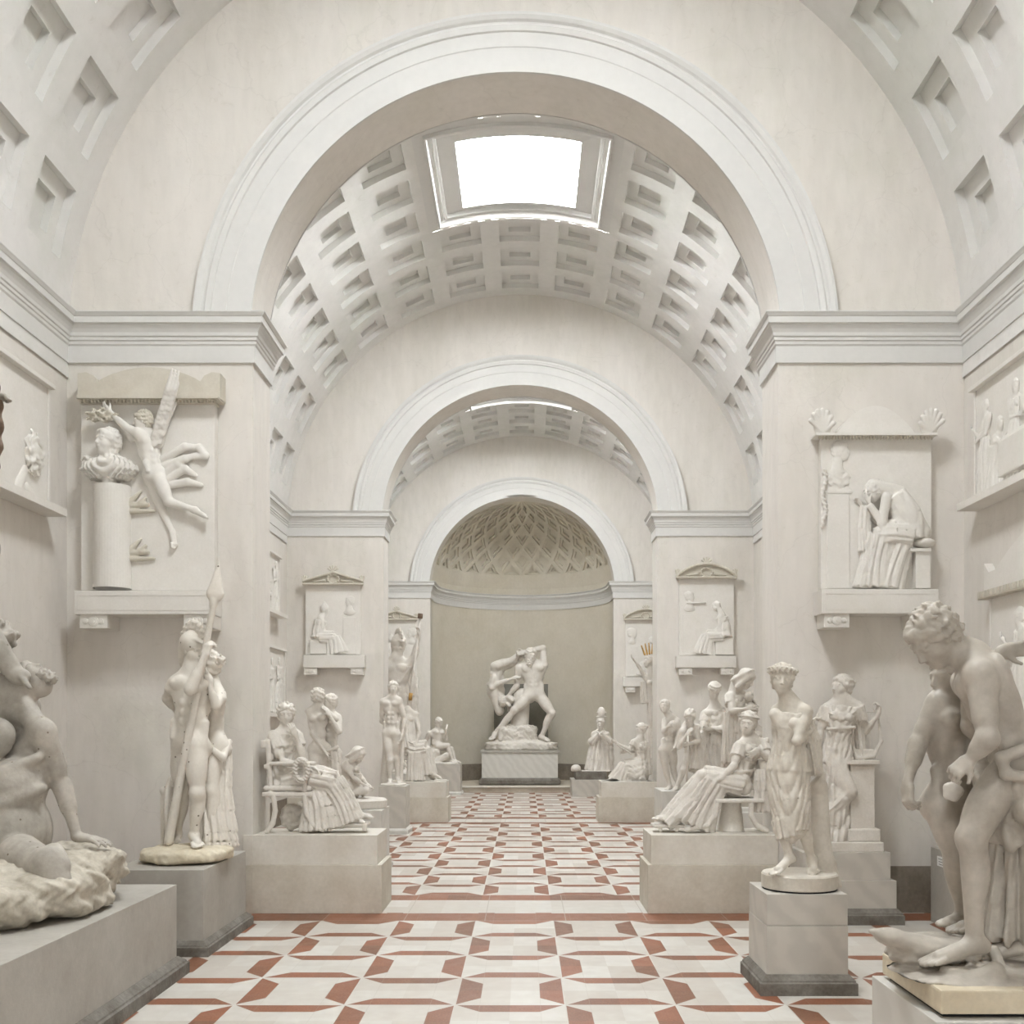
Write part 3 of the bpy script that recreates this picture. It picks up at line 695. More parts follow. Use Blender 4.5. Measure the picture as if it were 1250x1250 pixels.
def body(B, g, J, h, fem=False, hands=None, feet=True, legs=True, arms='LR', muscle=1., torso=True, chest=1., tl=None):
    "J = named joints in metres"
    u = h/1.75; J = {k: np.asarray(v, float) for k, v in J.items()}
    N, P = J['N'], J['P']; up = nz(N-P)
    lat = J['sL']-J['sR']; lat = nz(lat-up*(lat@up)); fr = np.cross(lat, up)
    if tl is not None: lat = nz(np.asarray(tl, float)-up*(np.asarray(tl, float)@up)); fr = np.cross(lat, up)
    T = np.linalg.norm(N-P); ax = (lat, fr, up)
    pl = J.get('pl'); plat = nz(pl) if pl is not None else nz(lat*.6+np.array([lat[0], lat[1], 0])*.4)
    pup = nz(up-plat*(up@plat)); pfr = np.cross(plat, pup)
    if 'hL' not in J: J['hL'] = P+plat*.088*u-pup*.02*u
    if 'hR' not in J: J['hR'] = P-plat*.088*u-pup*.02*u
    m = muscle
    if torso:
        if fem:
            B.ell(P+up*T*.70, (.125*u, .092*u, .155*u), ax, k=.04*u); B.ell(P+up*T*.36, (.104*u, .080*u, .12*u), ax, k=.05*u)
            B.ell(P+pup*.02*u, (.158*u, .108*u, .115*u), (plat, pfr, pup), k=.05*u)
            for s in (-1, 1): B.ell(P+up*T*.72+fr*.082*u+lat*s*.062*u, (.055*u, .05*u, .052*u), ax, k=.022*u)
            B.ell(P+pup*.01*u+pfr*.05*u+up*.05*u, (.09*u, .055*u, .08*u), ax, k=.03*u)
        else:
            B.ell(P+up*T*.70, (.150*u*chest, .105*u*chest, .165*u), ax, k=.04*u); B.ell(P+up*T*.36, (.126*u*chest**.5, .092*u*chest**.5, .17*u), ax, k=.05*u)
            B.ell(P+pup*.02*u, (.145*u, .102*u, .11*u), (plat, pfr, pup), k=.05*u)
            for s in (-1, 1):
                B.ell(P+up*T*.80+fr*.078*u*chest+lat*s*.072*u, (.078*u*chest, .036*u, .056*u*chest), ax, k=.014*u)
                for j in range(3): B.ell(P+up*T*(.54-.125*j)+fr*(.083-.004*j)*u*chest**.5+lat*s*.03*u, (.031*u, .022*u, .033*u), ax, k=.012*u)
                B.ell(P+up*T*.62-fr*.045*u+lat*s*.095*u*chest, (.05*u, .05*u, .13*u), ax, k=.03*u)
                B.cone(P+up*T*.28+lat*s*.115*u+fr*.02*u, P+up*T*.08+lat*s*.12*u+fr*.035*u, .035*u, .025*u, k=.02*u)
                B.ell(P+up*T*.84-fr*.075*u+lat*s*.075*u, (.055*u, .03*u, .07*u), ax, k=.02*u)
            B.cone(P+up*T*.86+fr*.112*u*chest, P+up*T*.30+fr*.115*u*chest**.5, .012*u, .010*u, k=.022*u, cut=True)
        B.ell(P+up*T*.20+fr*.112*u, (.008*u, .014*u, .01*u), ax, k=.01*u, cut=True)
        B.cone(P+up*T*.92-fr*.105*u*chest, P+up*T*.12-fr*.112*u, .014*u, .014*u, k=.04*u, cut=True)
        for s in (-1, 1): B.ell(P-pfr*.058*u+plat*s*.066*u-pup*.035*u, (.078*u, .075*u, .085*u), (plat, pfr, pup), k=.022*u)
        # shoulder girdle
        for q in ('sL', 'sR'):
            s = J[q]; B.cone(N-up*.035*u, s, .048*u, (.040 if fem else .050)*u, k=.05*u)
            B.cone(N+up*.01*u, N+(s-N)*.55+up*.008*u, .042*u, .030*u, k=.04*u)
            B.cone(P+up*T*.72+(s-N)*.55, s, .06*u, .04*u, k=.05*u)
    for q in arms:
        s, e, w = J['s'+q], J['e'+q], J['w'+q]; a = 1. if not fem else .82
        dl = nz(e-s); B.ell(s+dl*.03*u, (.056*u*a, .056*u*a, .066*u*a), (np.cross(dl, fr), fr, dl) if abs(dl@fr) < .95 else None, k=.03*u)
        B.cone(s, e, .046*u*a, .036*u*a, k=.03*u); mid = s+(e-s)*.55
        B.cone(s+(e-s)*.35, s+(e-s)*.68, .049*u*a, .045*u*a, k=.03*u)
        B.cone(e, w, .038*u*a, .0235*u*a, k=.02*u); B.cone(e+(w-e)*.12, e+(w-e)*.42, .043*u*a, .037*u*a, k=.025*u)
        B.ell(e, (.036*u*a,)*3, k=.02*u)
        H = (hands or {}).get(q)
        if H != 'none':
            H = H or {}
            d = H.get('d', w-e); n = H.get('n', -lat if q == 'L' else lat)
            if abs(nz(d)@nz(n)) > .93: n = fr
            hand(B, w, d, n, u*(.9 if fem else 1)*H.get('k', 1), side=H.get('side', 1 if q == 'L' else -1), curl=H.get('c', 22), thumb=H.get('t', 25))
    if legs:
        for q in 'LR':
            if 'k'+q not in J: continue
            hp, kn = J['h'+q], J['k'+q]; a = 1. if not fem else .97
            B.cone(hp, kn, .082*u*a, .053*u*a, k=.04*u); dd = nz(kn-hp)
            kf = pfr-dd*(pfr@dd); kf = nz(kf) if np.linalg.norm(kf) > .2 else pfr
            B.ell(hp+(kn-hp)*.42+kf*.02*u, (.078*u*a, .068*u*a, .16*u), (np.cross(dd, kf), kf, dd), k=.03*u)
            if 'a'+q not in J: continue
            an = J['a'+q]; sd = nz(an-kn)
            B.ell(kn+kf*.012*u, (.050*u*a, .050*u*a, .055*u*a), k=.02*u)
            bk = dd-sd*(dd@sd)
            bk = nz(bk) if np.linalg.norm(bk) > .35 else kf
            if bk@kf < 0 or np.linalg.norm(dd-sd) < .3: bk = kf
            # calf lies behind the shin: opposite the way the knee points
            B.cone(kn, an, .049*u*a, .033*u*a, k=.03*u)
            L = np.linalg.norm(an-kn); B.ell(kn+sd*L*.30-bk*.026*u, (.048*u*a, .046*u*a, .125*u), (np.cross(sd, bk), bk, sd), k=.03*u)
            B.ell(an, (.034*u, .034*u, .034*u), k=.02*u)
            if feet and 't'+q in J: foot(B, an, J['t'+q], u)
    return lat, fr, up
def figure(root, mp, Y, h, J, hd=None, hair='short', fem=False, vox=.011, mat='plaster', hands=None, name='figure', post=None, extra=None, hmat=None, beard=False, hk=1.04, fat=1.11, **kw):
    "one carved body (with its hair) under root; returns its joints"
    K = {k: (mp(v) if k != 'pl' else np.array(v, float)) for k, v in J.items()}
    h = h*fat; u = h/1.75; B = Sculpt(vox); H = Sculpt(vox*.9)
    lat, fr, up = body(B, None, K, h, fem, hands, **kw)
    if hd is not None:
        c = mp(hd[:3] if len(hd) > 5 else (hd[0], hd[1], 0)); yaw, pit, rol = hd[3:6]
        f, u2, l = head(B, H, c, yaw, pit, rol, u, hair, fem, beard, k=hk)
        nk = K['N']; nm = nk+(c-u2*.06*u-nk)*.35
        B.cone(c-u2*.06*u-f*.02*u, nk, .050*u if fem else .058*u, .060*u if fem else .068*u, k=.035*u)
        for q in ('sL', 'sR'): B.cone(nm, nk+(K[q]-nk)*.62, .036*u, .034*u, k=.05*u)
    if extra: extra(B, H, K, u)
    o = B.build(name, mat, root, post)
    if H.L:
        ho = H.build('hair' if hair not in ('veil', 'cap', 'helmet') else {'veil': 'veil', 'cap': 'headcloth', 'helmet': 'helmet'}[hair], hmat or mat, root, post)
    return K, lat, fr, up
def drape(root, vox, items, mat, name='drapery', post=None):
    D = Sculpt(vox)
    for it in items:
        kind, a, kw = it[0], it[1], (it[2] if len(it) > 2 else {})
        getattr(D, kind)(*a, **kw)
    return D.build(name, mat, root, post)

def gown(K, lat, fr, up, u, n=8, sw=42, low=1., sleeves=True, belt=True, amp=.011):
    "bodice that follows the torso, with swag folds, a girdle and short sleeves"
    N, P = K['N'], K['P']; T = np.linalg.norm(N-P)
    it = [('cloth', ([(P+up*T*.87, .120*u, .105*u), (P+up*T*.66, .132*u, .125*u), (P+up*T*.42, .112*u, .098*u), (P+up*T*.05, .160*u*low, .128*u*low)],), dict(n=n, amp=amp, sw=sw, curve=.25, lat=lat))]
    for q in ('sL', 'sR'):
        S_, E = K[q], K['e'+q[1]]; it.append(('cone', (P+up*T*.80+(S_-N)*.6, S_, .065*u, .05*u), dict(k=.03)))
        if sleeves: it.append(('cloth', ([(S_, .062*u, .062*u), (S_+(E-S_)*.3, .062*u, .064*u), (S_+(E-S_)*.52, .068*u, .066*u)],), dict(n=6, amp=amp*.9, lat=np.cross(nz(E-S_), fr) if abs(nz(E-S_)@fr) < .9 else lat)))
    if belt:
        b = P+up*T*.52
        for i in range(12):
            a0, a1 = 2*PI*i/12, 2*PI*(i+1)/12
            it.append(('cone', (b+lat*math.cos(a0)*.118*u+fr*math.sin(a0)*.108*u, b+lat*math.cos(a1)*.118*u+fr*math.sin(a1)*.108*u, .013*u, .013*u), dict(k=.008)))
    return it
# ------------------------------------------------------------------ plinths
def plinth(label, tiers, cat='plinth', name='plinth', group=None, base=None, cap=None):
    "tiers = [(x0,x1,y0,y1,z0,z1,mat)]"
    x0, x1, y0, y1 = tiers[0][:4]
    t = thing(name, label, cat, ((x0+x1)/2, (y0+y1)/2, tiers[0][4]), group)
    for i, b in enumerate(tiers): box('block' if i else 'lower_block' if len(tiers) > 1 else 'block', *b, t)
    if base:
        x0, x1, y0, y1, z0, z1, mt, pr = base
        path = [(x0, y0), (x1, y0), (x1, y1), (x0, y1)]; h = z1-z0
        prof = [(0, z0), (pr, z0), (pr, z0+h*.6), (pr*.8, z0+h*.66), (pr*.75, z0+h*.74), (pr*.35, z0+h*.9), (pr*.1, z1), (0, z1)]
        sweep('base_moulding', path, prof, mt, t, closed=True, side=-1)
    return t

# ---- right foreground: wreathed woman on a grey marble block
pl = plinth('grey marble block under the round base of the woman wearing a flower wreath', [(2.055, 2.75, 9.0, 9.72, .1, .58, 'marble_grey'), (2.058, 2.747, 9.003, 9.717, .583, .85, 'marble_grey')], base=(2.055, 2.75, 9.0, 9.72, 0, .17, 'darkstone', .065))
Y0 = 9.3; mp = Map(Y0)
t = thing('statue', 'cream plaster woman with a flower wreath and clinging dress, barefoot on a round base', 'statue', (2.42, Y0, .855))
lathe('base', [(0, .0), (.325, .0), (.33, .01), (.33, .115), (.32, .13), (0, .13)], (2.42, 9.33, .865), 'plaster_cream', t, 56)
lathe('gasket', [(0, 0), (.322, 0), (.322, .014), (0, .014)], (2.42, 9.33, .851), 'black', t, 48)
J = dict(N=(966, 860, 0), P=(962, 943, .02), sL=(984, 869, -.06), sR=(949, 868, .09), eL=(972, 905, -.2), wL=(991, 892, -.01), eR=(948, 905, .22), wR=(968, 912, .22),
         pl=(.85, -.25, 0), kL=(976, 999, -.05), aL=(991, 1050, -.02), tL=(994, 1068, -.14), kR=(953, 1000, -.04), aR=(964, 1047, -.10), tR=(944, 1068, -.22))
K, lat, fr, up = figure(t, mp, Y0, 1.80, J, (955, 829, 0, -12, 4, -4), 'wreath', True, .0065, 'plaster_cream', hands={'L': dict(d=(.2, .3, .9), n=(1, 0, .2), c=50), 'R': dict(c=20)})
drape(t, .0075, gown(K, lat, fr, up, 1.80*1.11/1.75, sw=30, sleeves=False, belt=True, amp=.008)[:1]+[
    ('cloth', ([(mp((965, 880, .0)), .125, .115), (mp((963, 905, .0)), .125, .11), (mp((961, 940, .0)), .170, .135), (mp((964, 975, -.02)), .165, .14), (mp((966, 1012, -.03)), .15, .14)],), dict(n=12, amp=.0095, lat=(.9, -.3, 0), sw=34, curve=.5, tw=3.5)),
    ('cloth', ([(mp((958, 1000, -.05)), .10, .10), (mp((963, 1022, -.08)), .11, .10)],), dict(n=10, amp=.012)),
    ('cloth', ([(mp((983, 880, .02)), .05, .05), (mp((992, 905, .02)), .06, .06), (mp((996, 945, .03)), .05, .06)],), dict(n=9, amp=.012)),
    ('cone', (mp((946, 872, -.03)), mp((952, 884, -.05)), .055, .05)), ('cone', (mp((948, 1012, -.06)), mp((966, 1024, -.1)), .035, .04)), ('cone', (mp((966, 1024, -.1)), mp((985, 1012, -.05)), .04, .035)),
], 'plaster_cream')
D = Sculpt(.011); D.cone(mp((1003, 1078, .16)), mp((1000, 960, .14)), .10, .075, k=.05); D.cone(mp((1015, 1080, .1)), mp((1000, 1020, .12)), .09, .06, k=.05); D.cone(mp((998, 958, .1)), mp((1004, 945, .08)), .06, .03, k=.04); D.rock(mp((1003, 1060, .15)), (.10, .10, .12), .03, 30.)
D.build('tree_stump', 'plaster_cream', t)

# ---- lyre player
pl = plinth('tiered grey marble plinth under the woman with the lyre', [(3.15, 4.27, 12.15, 12.80, .12, .50, 'marble_grey'), (3.2, 4.21, 12.18, 12.80, .5, .82, 'marble_grey')], base=(3.15, 4.27, 12.15, 12.80, 0, .18, 'darkstone', .07))
Y0 = 12.5; mp = Map(Y0)
t = thing('statue', 'plaster woman in a long gown resting a lyre on a small pillar', 'statue', (3.75, Y0, .82))
box('base', 3.26, 4.15, 12.22, 12.79, .82, .93, 'plaster', t, .012)
J = dict(N=(1028, 852, 0), P=(1018, 935, 0), sL=(1047, 862, -.02), sR=(1010, 864, .02), eR=(1001, 895, .02), wR=(995, 930, -.06), eL=(1056, 893, .04), wL=(1072, 873, -.06),
         kL=(1030, 975, -.16), kR=(1008, 985, -.02), aL=(1012, 1005, -.1), aR=(1012, 1030, 0))
K, lat, fr, up = figure(t, mp, Y0, 1.86, J, (1027, 838, 0, -62, 0, 0), 'bun', True, .0075, 'plaster', hands={'L': dict(d=(.1, 0, 1), n=(-1, -.2, 0), c=45, side=-1)}, feet=False)
drape(t, .009, gown(K, lat, fr, up, 1.86*1.11/1.75, sw=50)+[
    ('cone', (mp((1011, 890, -.13)), mp((1043, 888, -.13)), .018, .018)),
    ('cloth', ([(mp((1024, 898, 0)), .12, .11), (mp((1020, 935, 0)), .18, .14), (mp((1020, 985, -.03)), .18, .15), (mp((1018, 1027, -.02)), .20, .17)],), dict(n=17, amp=.017, sw=26, curve=.35, tw=-3)),
    ('cloth', ([(mp((1046, 866, .03)), .05, .05), (mp((1050, 905, .05)), .05, .06), (mp((1052, 960, .02)), .065, .07), (mp((1042, 1010, .02)), .09, .09)],), dict(n=9, amp=.014)),
    ('cone', (mp((1012, 870, -.11)), mp((1028, 878, -.14)), .014, .016)), ('cone', (mp((1028, 878, -.14)), mp((1044, 868, -.1)), .016, .014)),
    ('cone', (mp((1022, 935, -.08)), mp((1037, 966, -.16)), .11, .09), dict(k=.05)), ('cloth', ([(mp((1038, 966, -.14)), .085, .085), (mp((1018, 985, -.13)), .075, .075), (mp((1003, 997, -.12)), .06, .06)],), dict(n=7, amp=.010)), ('cone', (mp((1002, 993, -.1)), mp((1008, 1024, -.02)), .055, .05)),
], 'plaster')
pp = box('pillar', 3.80, 4.08, 12.34, 12.72, .93, 1.85, 'plaster', t, .006)
box('pillar_base', 3.76, 4.14, 12.30, 12.76, .93, 1.08, 'plaster', t, .02); box('pillar_cap', 3.76, 4.13, 12.30, 12.76, 1.83, 1.88, 'plaster', t, .01)
D = Sculpt(.009)
a = mp((1070, 905, 0)); D.cone(mp((1048, 925, 0)), mp((1066, 923, 0)), .035, .03); D.cone(mp((1066, 923, 0)), mp((1076, 905, 0)), .026, .02); D.cone(mp((1076, 905, 0)), mp((1072, 875, 0)), .02, .012)
D.cone(mp((1046, 925, 0)), mp((1040, 905, 0)), .024, .018); D.cone(mp((1040, 905, 0)), mp((1044, 868, 0)), .018, .01); D.cone(mp((1043, 869, 0)), mp((1073, 869, 0)), .009, .009)
D.blk(mp((1055, 919, 0)), (.11, .02, .045)); D.build('lyre', 'plaster', t)
bm = bmesh.new()
for i in range(5): p = mp((1049+4.5*i, 918, -.005)); q = mp((1049+4.5*i, 869, -.005)); bar(bm, p, q, .004, .004, up=(0, 1, 0))
link('strings', mesh_of('strings', bm), 'plaster', t)

# ---- big bending group at the right edge
pl = plinth('pale marble pedestal at the lower right corner, under the bending man and youth', [(2.0, 4.6, 5.14, 6.1, 0, .85, 'marble_pale')])
Y0 = 5.62; mp = Map(Y0)
t = thing('statue', 'large tan plaster group of a stooping curly-haired man and a slim youth', 'statue', (2.9, Y0, .87)); ZMIN = .985
box('base', 2.045, 4.5, 5.2, 6.06, .87, .99, 'slab', t, .012)
box('gasket', 2.07, 4.3, 5.24, 6.0, .85, .871, 'black', t, 0)
J = dict(N=(1187, 802, 0), P=(1246, 938, .0), sL=(1196, 822, -.20), sR=(1192, 830, .17), eL=(1206, 901, -.30), wL=(1184, 927, -.24), eR=(1186, 885, .22), wR=(1212, 915, .22), pl=(.1, -1, 0),
         hL=(1226, 952, -.09), hR=(1262, 955, .12), kL=(1186, 1024, -.16), aL=(1190, 1150, -.12), tL=(1128, 1178, -.16), kR=(1238, 1040, .18), aR=(1210, 1120, .2), tR=(1160, 1138, .2))
K, lat, fr, up = figure(t, mp, Y0, 2.22, J, (1139, 778, -.02, -78, 48, 0), 'curl', False, .008, 'plaster_tan', hands={'L': dict(d=(-.75, -.1, -.6), n=(.2, .6, -.5), c=78, t=10, k=.86), 'R': dict(c=60)}, chest=1.03, fat=1.03)
drape(t, .0105, [
    ('cloth', ([(mp((1238, 930, -.04)), .20, .21), (mp((1250, 960, .02)), .25, .27), (mp((1262, 1010, .05)), .26, .26)],), dict(n=10, amp=.018, sw=22, curve=.3, lat=(1, 0, 0))),
    ('cone', (mp((1222, 925, -.2)), mp((1250, 915, -.22)), .03, .035)), ('cone', (mp((1222, 925, -.2)), mp((1228, 945, -.22)), .03, .028)), ('cone', (mp((1228, 945, -.22)), mp((1262, 950, -.25)), .03, .03)),
], 'plaster_tan')
drape(t, .0105, [('cloth', ([(mp((1246, 975, .12)), .12, .14), (mp((1243, 1060, .14)), .15, .15), (mp((1240, 1145, .12)), .17, .16)],), dict(n=11, amp=.025))], 'plaster_tan', name='hanging_cloth')
Y1_ = 6.0; mq = Map(Y1_)
J = dict(N=(1168, 852, 0), P=(1166, 975, 0), sR=(1147, 857, -.03), sL=(1190, 862, .03), eR=(1121, 906, -.04), wR=(1108, 955, -.10), eL=(1205, 830, .08), wL=(1222, 795, .08),
         kR=(1168, 1048, -.05), aR=(1176, 1118, 0), kL=(1180, 1048, .05), aL=(1190, 1120, .05), tR=(1150, 1130, -.05), tL=(1170, 1130, 0))
K, lat, fr, up = figure(t, mq, Y1_, 1.86, J, (1160, 824, .0, -74, 12, 0), 'curl', False, .0095, 'plaster_tan', name='youth', hands={'R': dict(d=(-.05, -.2, -1), n=(1, .3, 0), c=62, t=15), 'L': dict(d=(.9, -.2, .1), n=(0, -1, -.2), c=10)}, chest=.85)
D = Sculpt(.010)
for i in range(5):
    a = 2*PI*i/5; D.ell(mq((1163+7*math.cos(a), 966+7*math.sin(a), -.22)), (.032, .014, .032), k=.008)
D.ell(mq((1163, 966, -.22)), (.02, .02, .02)); D.build('leaf', 'plaster', t)
# hand of the youth laid on the man's back, ropes and rough ground with tools
D = Sculpt(.011)
D.rock(mp((1205, 1190, 0)), (.50, .36, .05), .015, 9.); D.rock(mp((1140, 1158, .14)), (.24, .22, .05), .02, 11.)
D.cone(mp((1150, 1160, .05)), mp((1085, 1143, .0)), .11, .075, k=.03, flat=((0, 0, 1), .55)); D.cone(mp((1085, 1143, 0)), mp((1066, 1137, -.02)), .075, .028, k=.03, flat=((0, 0, 1), .6))
D.blk(mp((1157, 1196, -.18)), (.08, .05, .018), r=.008); D.blk(mp((1172, 1188, -.16)), (.10, .04, .03), ((.9, .2, -.1), (-.2, .9, 0), (.1, 0, 1)), r=.01)
D.cone(mp((1190, 1195, -.22)), mp((1215, 1185, -.2)), .04, .05, k=.03); D.cone(mp((1213, 1160, 0)), mp((1222, 1180, -.05)), .03, .025)
D.cone(mp((1200, 1165, .1)), mp((1262, 1150, .05)), .07, .11, k=.03, flat=((0, 0, 1), .5))
D.build('ground', 'plaster_tan', t)

# ---- grey pedestal behind them with a cut-off figure reaching up
pl = plinth('dark grey painted pedestal with a small white label, half hidden behind the bending man', [(4.73, 5.32, 11.35, 12.33, 0, .87, 'greystone')])
cd = box('label_card', 4.722, 4.731, 11.78, 12.12, .68, .79, 'card', pl, 0)
bm = bmesh.new()
for i, (a, c) in enumerate(((.30, .04), (.29, .1), (.28, .06))): bm_box(bm, 4.7195, 4.7222, 11.78+c*.5, 11.78+a, .76-.03*i, .766-.03*i)
link('printed_lines', mesh_of('lines', bm), 'ink', cd)
t = thing('statue', 'plaster figure lifting an arm above the bending man, at the right edge', 'statue', (5.0, 11.85, .87)); mp = Map(11.85)
lathe('base', [(0, 0), (.30, 0), (.30, .05), (.27, .09), (0, .1)], (5.0, 11.85, .871), 'plaster', t, 32)
J = dict(N=(1256, 812, 0), P=(1240, 900, 0), sL=(1278, 818, 0), sR=(1240, 822, 0), eR=(1262, 782, -.05), wR=(1243, 753, -.1), eL=(1292, 850, 0), wL=(1285, 880, -.1), kL=(1200, 960, -.1), kR=(1180, 960, -.1), aR=(1168, 1008, -.05), aL=(1176, 1010, .05), tR=(1160, 1014, -.15), tL=(1172, 1014, -.1))
figure(t, mp, 11.85, 2.2, J, (1272, 790, 0, -40, 0, 0), 'short', True, .014, 'plaster', hands={'R': dict(c=50)})
drape(t, .014, [('cloth', ([(mp((1240, 880, 0)), .16, .14), (mp((1205, 950, 0)), .2, .17), (mp((1185, 1005, 0)), .17, .16)],), dict(n=12, amp=.016))], 'plaster')
drape(t, .014, [('cone', (mp((1240, 752, -.1)), mp((1262, 760, -.1)), .05, .035))], 'plaster', name='held_bundle')
# ---- left foreground: colossal torso on a rock over a long grey plinth
pl = plinth('long grey painted plinth with a dark stone foot at the lower left corner', [(-5.48, -3.2, 6.4, 9.7, .14, .83, 'greystone')], base=(-5.48, -3.2, 6.4, 9.7, 0, .17, 'darkstone', .09))
Y0 = 8.6; mp = Map(Y0)
t = thing('statue', 'colossal grey plaster nude leaning on one arm over a folded leg, on a rock', 'statue', (-4.6, Y0, .83))
D = Sculpt(.016); D.rock((-4.40, 8.30, 1.0), (1.06, 1.25, .20), .05, 5.5); D.rock((-4.18, 8.52, 1.14), (.84, .80, .15), .04, 8., seed=3.); D.build('rock', 'rock', t)
def sx(B, H, K, u):
    B.ell(mp((10, 1015, -.1)), (.33, .34, .36), k=.08); B.ell(mp((20, 960, -.12)), (.23, .25, .24), k=.06); B.ell(mp((38, 938, -.1)), (.11, .12, .13), k=.04)
    B.cone(mp((25, 1045, -.45)), mp((60, 1060, -.72)), .17, .12, k=.06); B.cone(mp((60, 1052, -.72)), mp((70, 1078, -.75)), .12, .105, k=.04); B.cone(mp((66, 1040, -.66)), mp((76, 1056, -.72)), .07, .06, k=.03)
    B.ell(mp((-12, 903, -.2)), (.20, .10, .17), ((.8, -.2, .5), (0, 1, 0), (-.5, 0, .8)), k=.035); B.cone(mp((-20, 950, -.36)), mp((46, 925, -.2)), .05, .04, k=.05); B.cone(mp((-10, 985, -.38)), mp((52, 962, -.2)), .05, .04, k=.05)
J = dict(N=(8, 838, .1), P=(12, 1000, .05), sL=(52, 892, -.12), sR=(-52, 880, -.1), eL=(76, 958, .02), wL=(94, 1022, -.02))
K, lat, fr, up = figure(t, mp, Y0, 2.95, J, (38, 826, .05, 60, -62, 20), 'curl', False, .0125, 'plaster_grey', hands={'L': dict(d=(.97, -.2, -.08), n=(0, 0, -1), c=12, k=1.0)}, arms='L', legs=False, extra=sx, beard=True, hk=.72, chest=1.0, fat=1.)
D = Sculpt(.014)      # forearm of a second figure gripping the head
D.cone(mp((-20, 770, -.1)), mp((18, 822, -.05)), .12, .075, k=.03); D.ell(mp((24, 826, -.08)), (.09, .07, .07)); 
for i in range(4): D.cone(mp((22+3*i, 822+3*i, -.12)), mp((31+2*i, 834+2*i, -.16)), .02, .018, k=.01)
D.build('gripping_arm', 'plaster_grey', t)
D = Sculpt(.014); D.ell(mp((2, 778, .1)), (.12, .12, .13), bump=(.02, 40)); D.build('curly_hair', 'plaster_grey', t)
J = dict(N=(-40, 640, .3), P=(-50, 800, .3), sL=(-14, 668, .3), sR=(-80, 660, .3), kL=(-20, 900, .4), kR=(-70, 900, .4), eL=(-30, 720, .1), wL=(-22, 770, -.1), eR=(-60, 560, .3), wR=(-12, 500, .3))
figure(t, mp, Y0, 2.7, J, (-34, 605, .3, 30, 20, 0), 'short', False, .02, 'plaster_grey', name='striking_figure', hands={'R': dict(c=70)}, feet=False, fat=1.)
D = Sculpt(.014); D.cone(mp((-46, 560, .3)), mp((-8, 490, .3)), .05, .07, k=.02); D.ell(mp((-9, 520, .3)), (.08, .09, .38), bump=(.02, 30)); D.build('club', 'terracotta', t)

# ---- pair with spear on the grey plinth
pl = plinth('square grey painted plinth under the warrior with the spear', [(-4.15, -3.2, 10.5, 12.1, .12, .85, 'greystone')], base=(-4.15, -3.2, 10.5, 12.1, 0, .15, 'darkstone', .07))
Y0 = 11.2; mp = Map(Y0)
t = thing('statue', 'plaster nude warrior in crested helmet with a long spear, a half-draped woman behind him', 'statue', (-3.58, Y0, .85))
D = Sculpt(.014); D.rock((-3.58, 11.2, .93), (.45, .44, .085), .015, 12.); D.build('base', 'rock_cream', t)
J = dict(N=(236, 816, 0), P=(232, 908, 0), sR=(216, 833, .02), sL=(250, 832, 0), eR=(205, 852, .2), wR=(216, 868, .3), eL=(232, 842, -.32), wL=(250, 802, -.3), pl=(1, -.3, 0),
         hR=(223, 912, .05), hL=(241, 912, -.05), kL=(241, 968, -.12), aL=(237, 1020, -.06), tL=(243, 1034, -.30), kR=(222, 968, .12), aR=(216, 1018, .24), tR=(212, 1030, .1))
figure(t, mp, Y0, 2.22, J, (237, 794, 0, 48, 8, 0), 'helmet', False, .0085, 'plaster_dot', hands={'L': dict(d=(.25, .1, 1), n=(.5, .8, 0), c=62, side=1), 'R': dict(c=30)})
J = dict(N=(258, 832, .32), P=(262, 910, .32), sR=(247, 842, .45), sL=(268, 848, .2), eL=(264, 862, -.05), wL=(254, 832, -.1), eR=(244, 862, .3), wR=(240, 880, .3), pl=(.35, -.9, 0),
         kL=(258, 965, .1), kR=(266, 968, .3), aL=(258, 1018, .1), aR=(266, 1022, .3), tL=(248, 1030, .05), tR=(262, 1031, .1))
figure(t, mp, Y0, 2.08, J, (252, 812, .3, -110, 0, 0), 'bun', True, .011, 'plaster_dot', name='woman', hands={'L': dict(d=(-.2, .2, 1), n=(-1, 0, 0), c=20), 'R': 'none'})
drape(t, .010, [('cloth', ([(mp((262, 922, .3)), .17, .15), (mp((262, 960, .25)), .16, .15), (mp((264, 1015, .22)), .20, .19), (mp((264, 1030, .22)), .22, .20)],), dict(n=15, amp=.02, tw=3)),
    ('cone', (mp((244, 904, .1)), mp((272, 925, .1)), .035, .04)), ('cone', (mp((272, 925, .1)), mp((280, 905, .3)), .04, .03))], 'plaster_dot')
D = Sculpt(.011); D.ell(mp((208, 988, .15)), (.05, .16, .36), k=.02); D.cone(mp((212, 960, .1)), mp((208, 890, .1)), .012, .012); D.cone(mp((200, 965, .12)), mp((204, 975, .12)), .045, .04); D.cone(mp((199, 975, .12)), mp((198, 1030, .1)), .03, .02)
D.build('shield', 'plaster_dot', t)
D = Sculpt(.010); D.cone(mp((260, 742, -.28)), mp((206, 1026, -.05)), .033, .05); D.cone(mp((262, 735, -.28)), mp((262.6, 725, -.28)), .035, .09, flat=((0, 1, 0), .35)); D.cone(mp((262.6, 725, -.28)), mp((267, 684, -.28)), .09, .006, flat=((0, 1, 0), .4)); D.cone(mp((260.5, 738, -.28)), mp((261, 733, -.28)), .042, .042)
D.build('spear', 'plaster_dot', t)

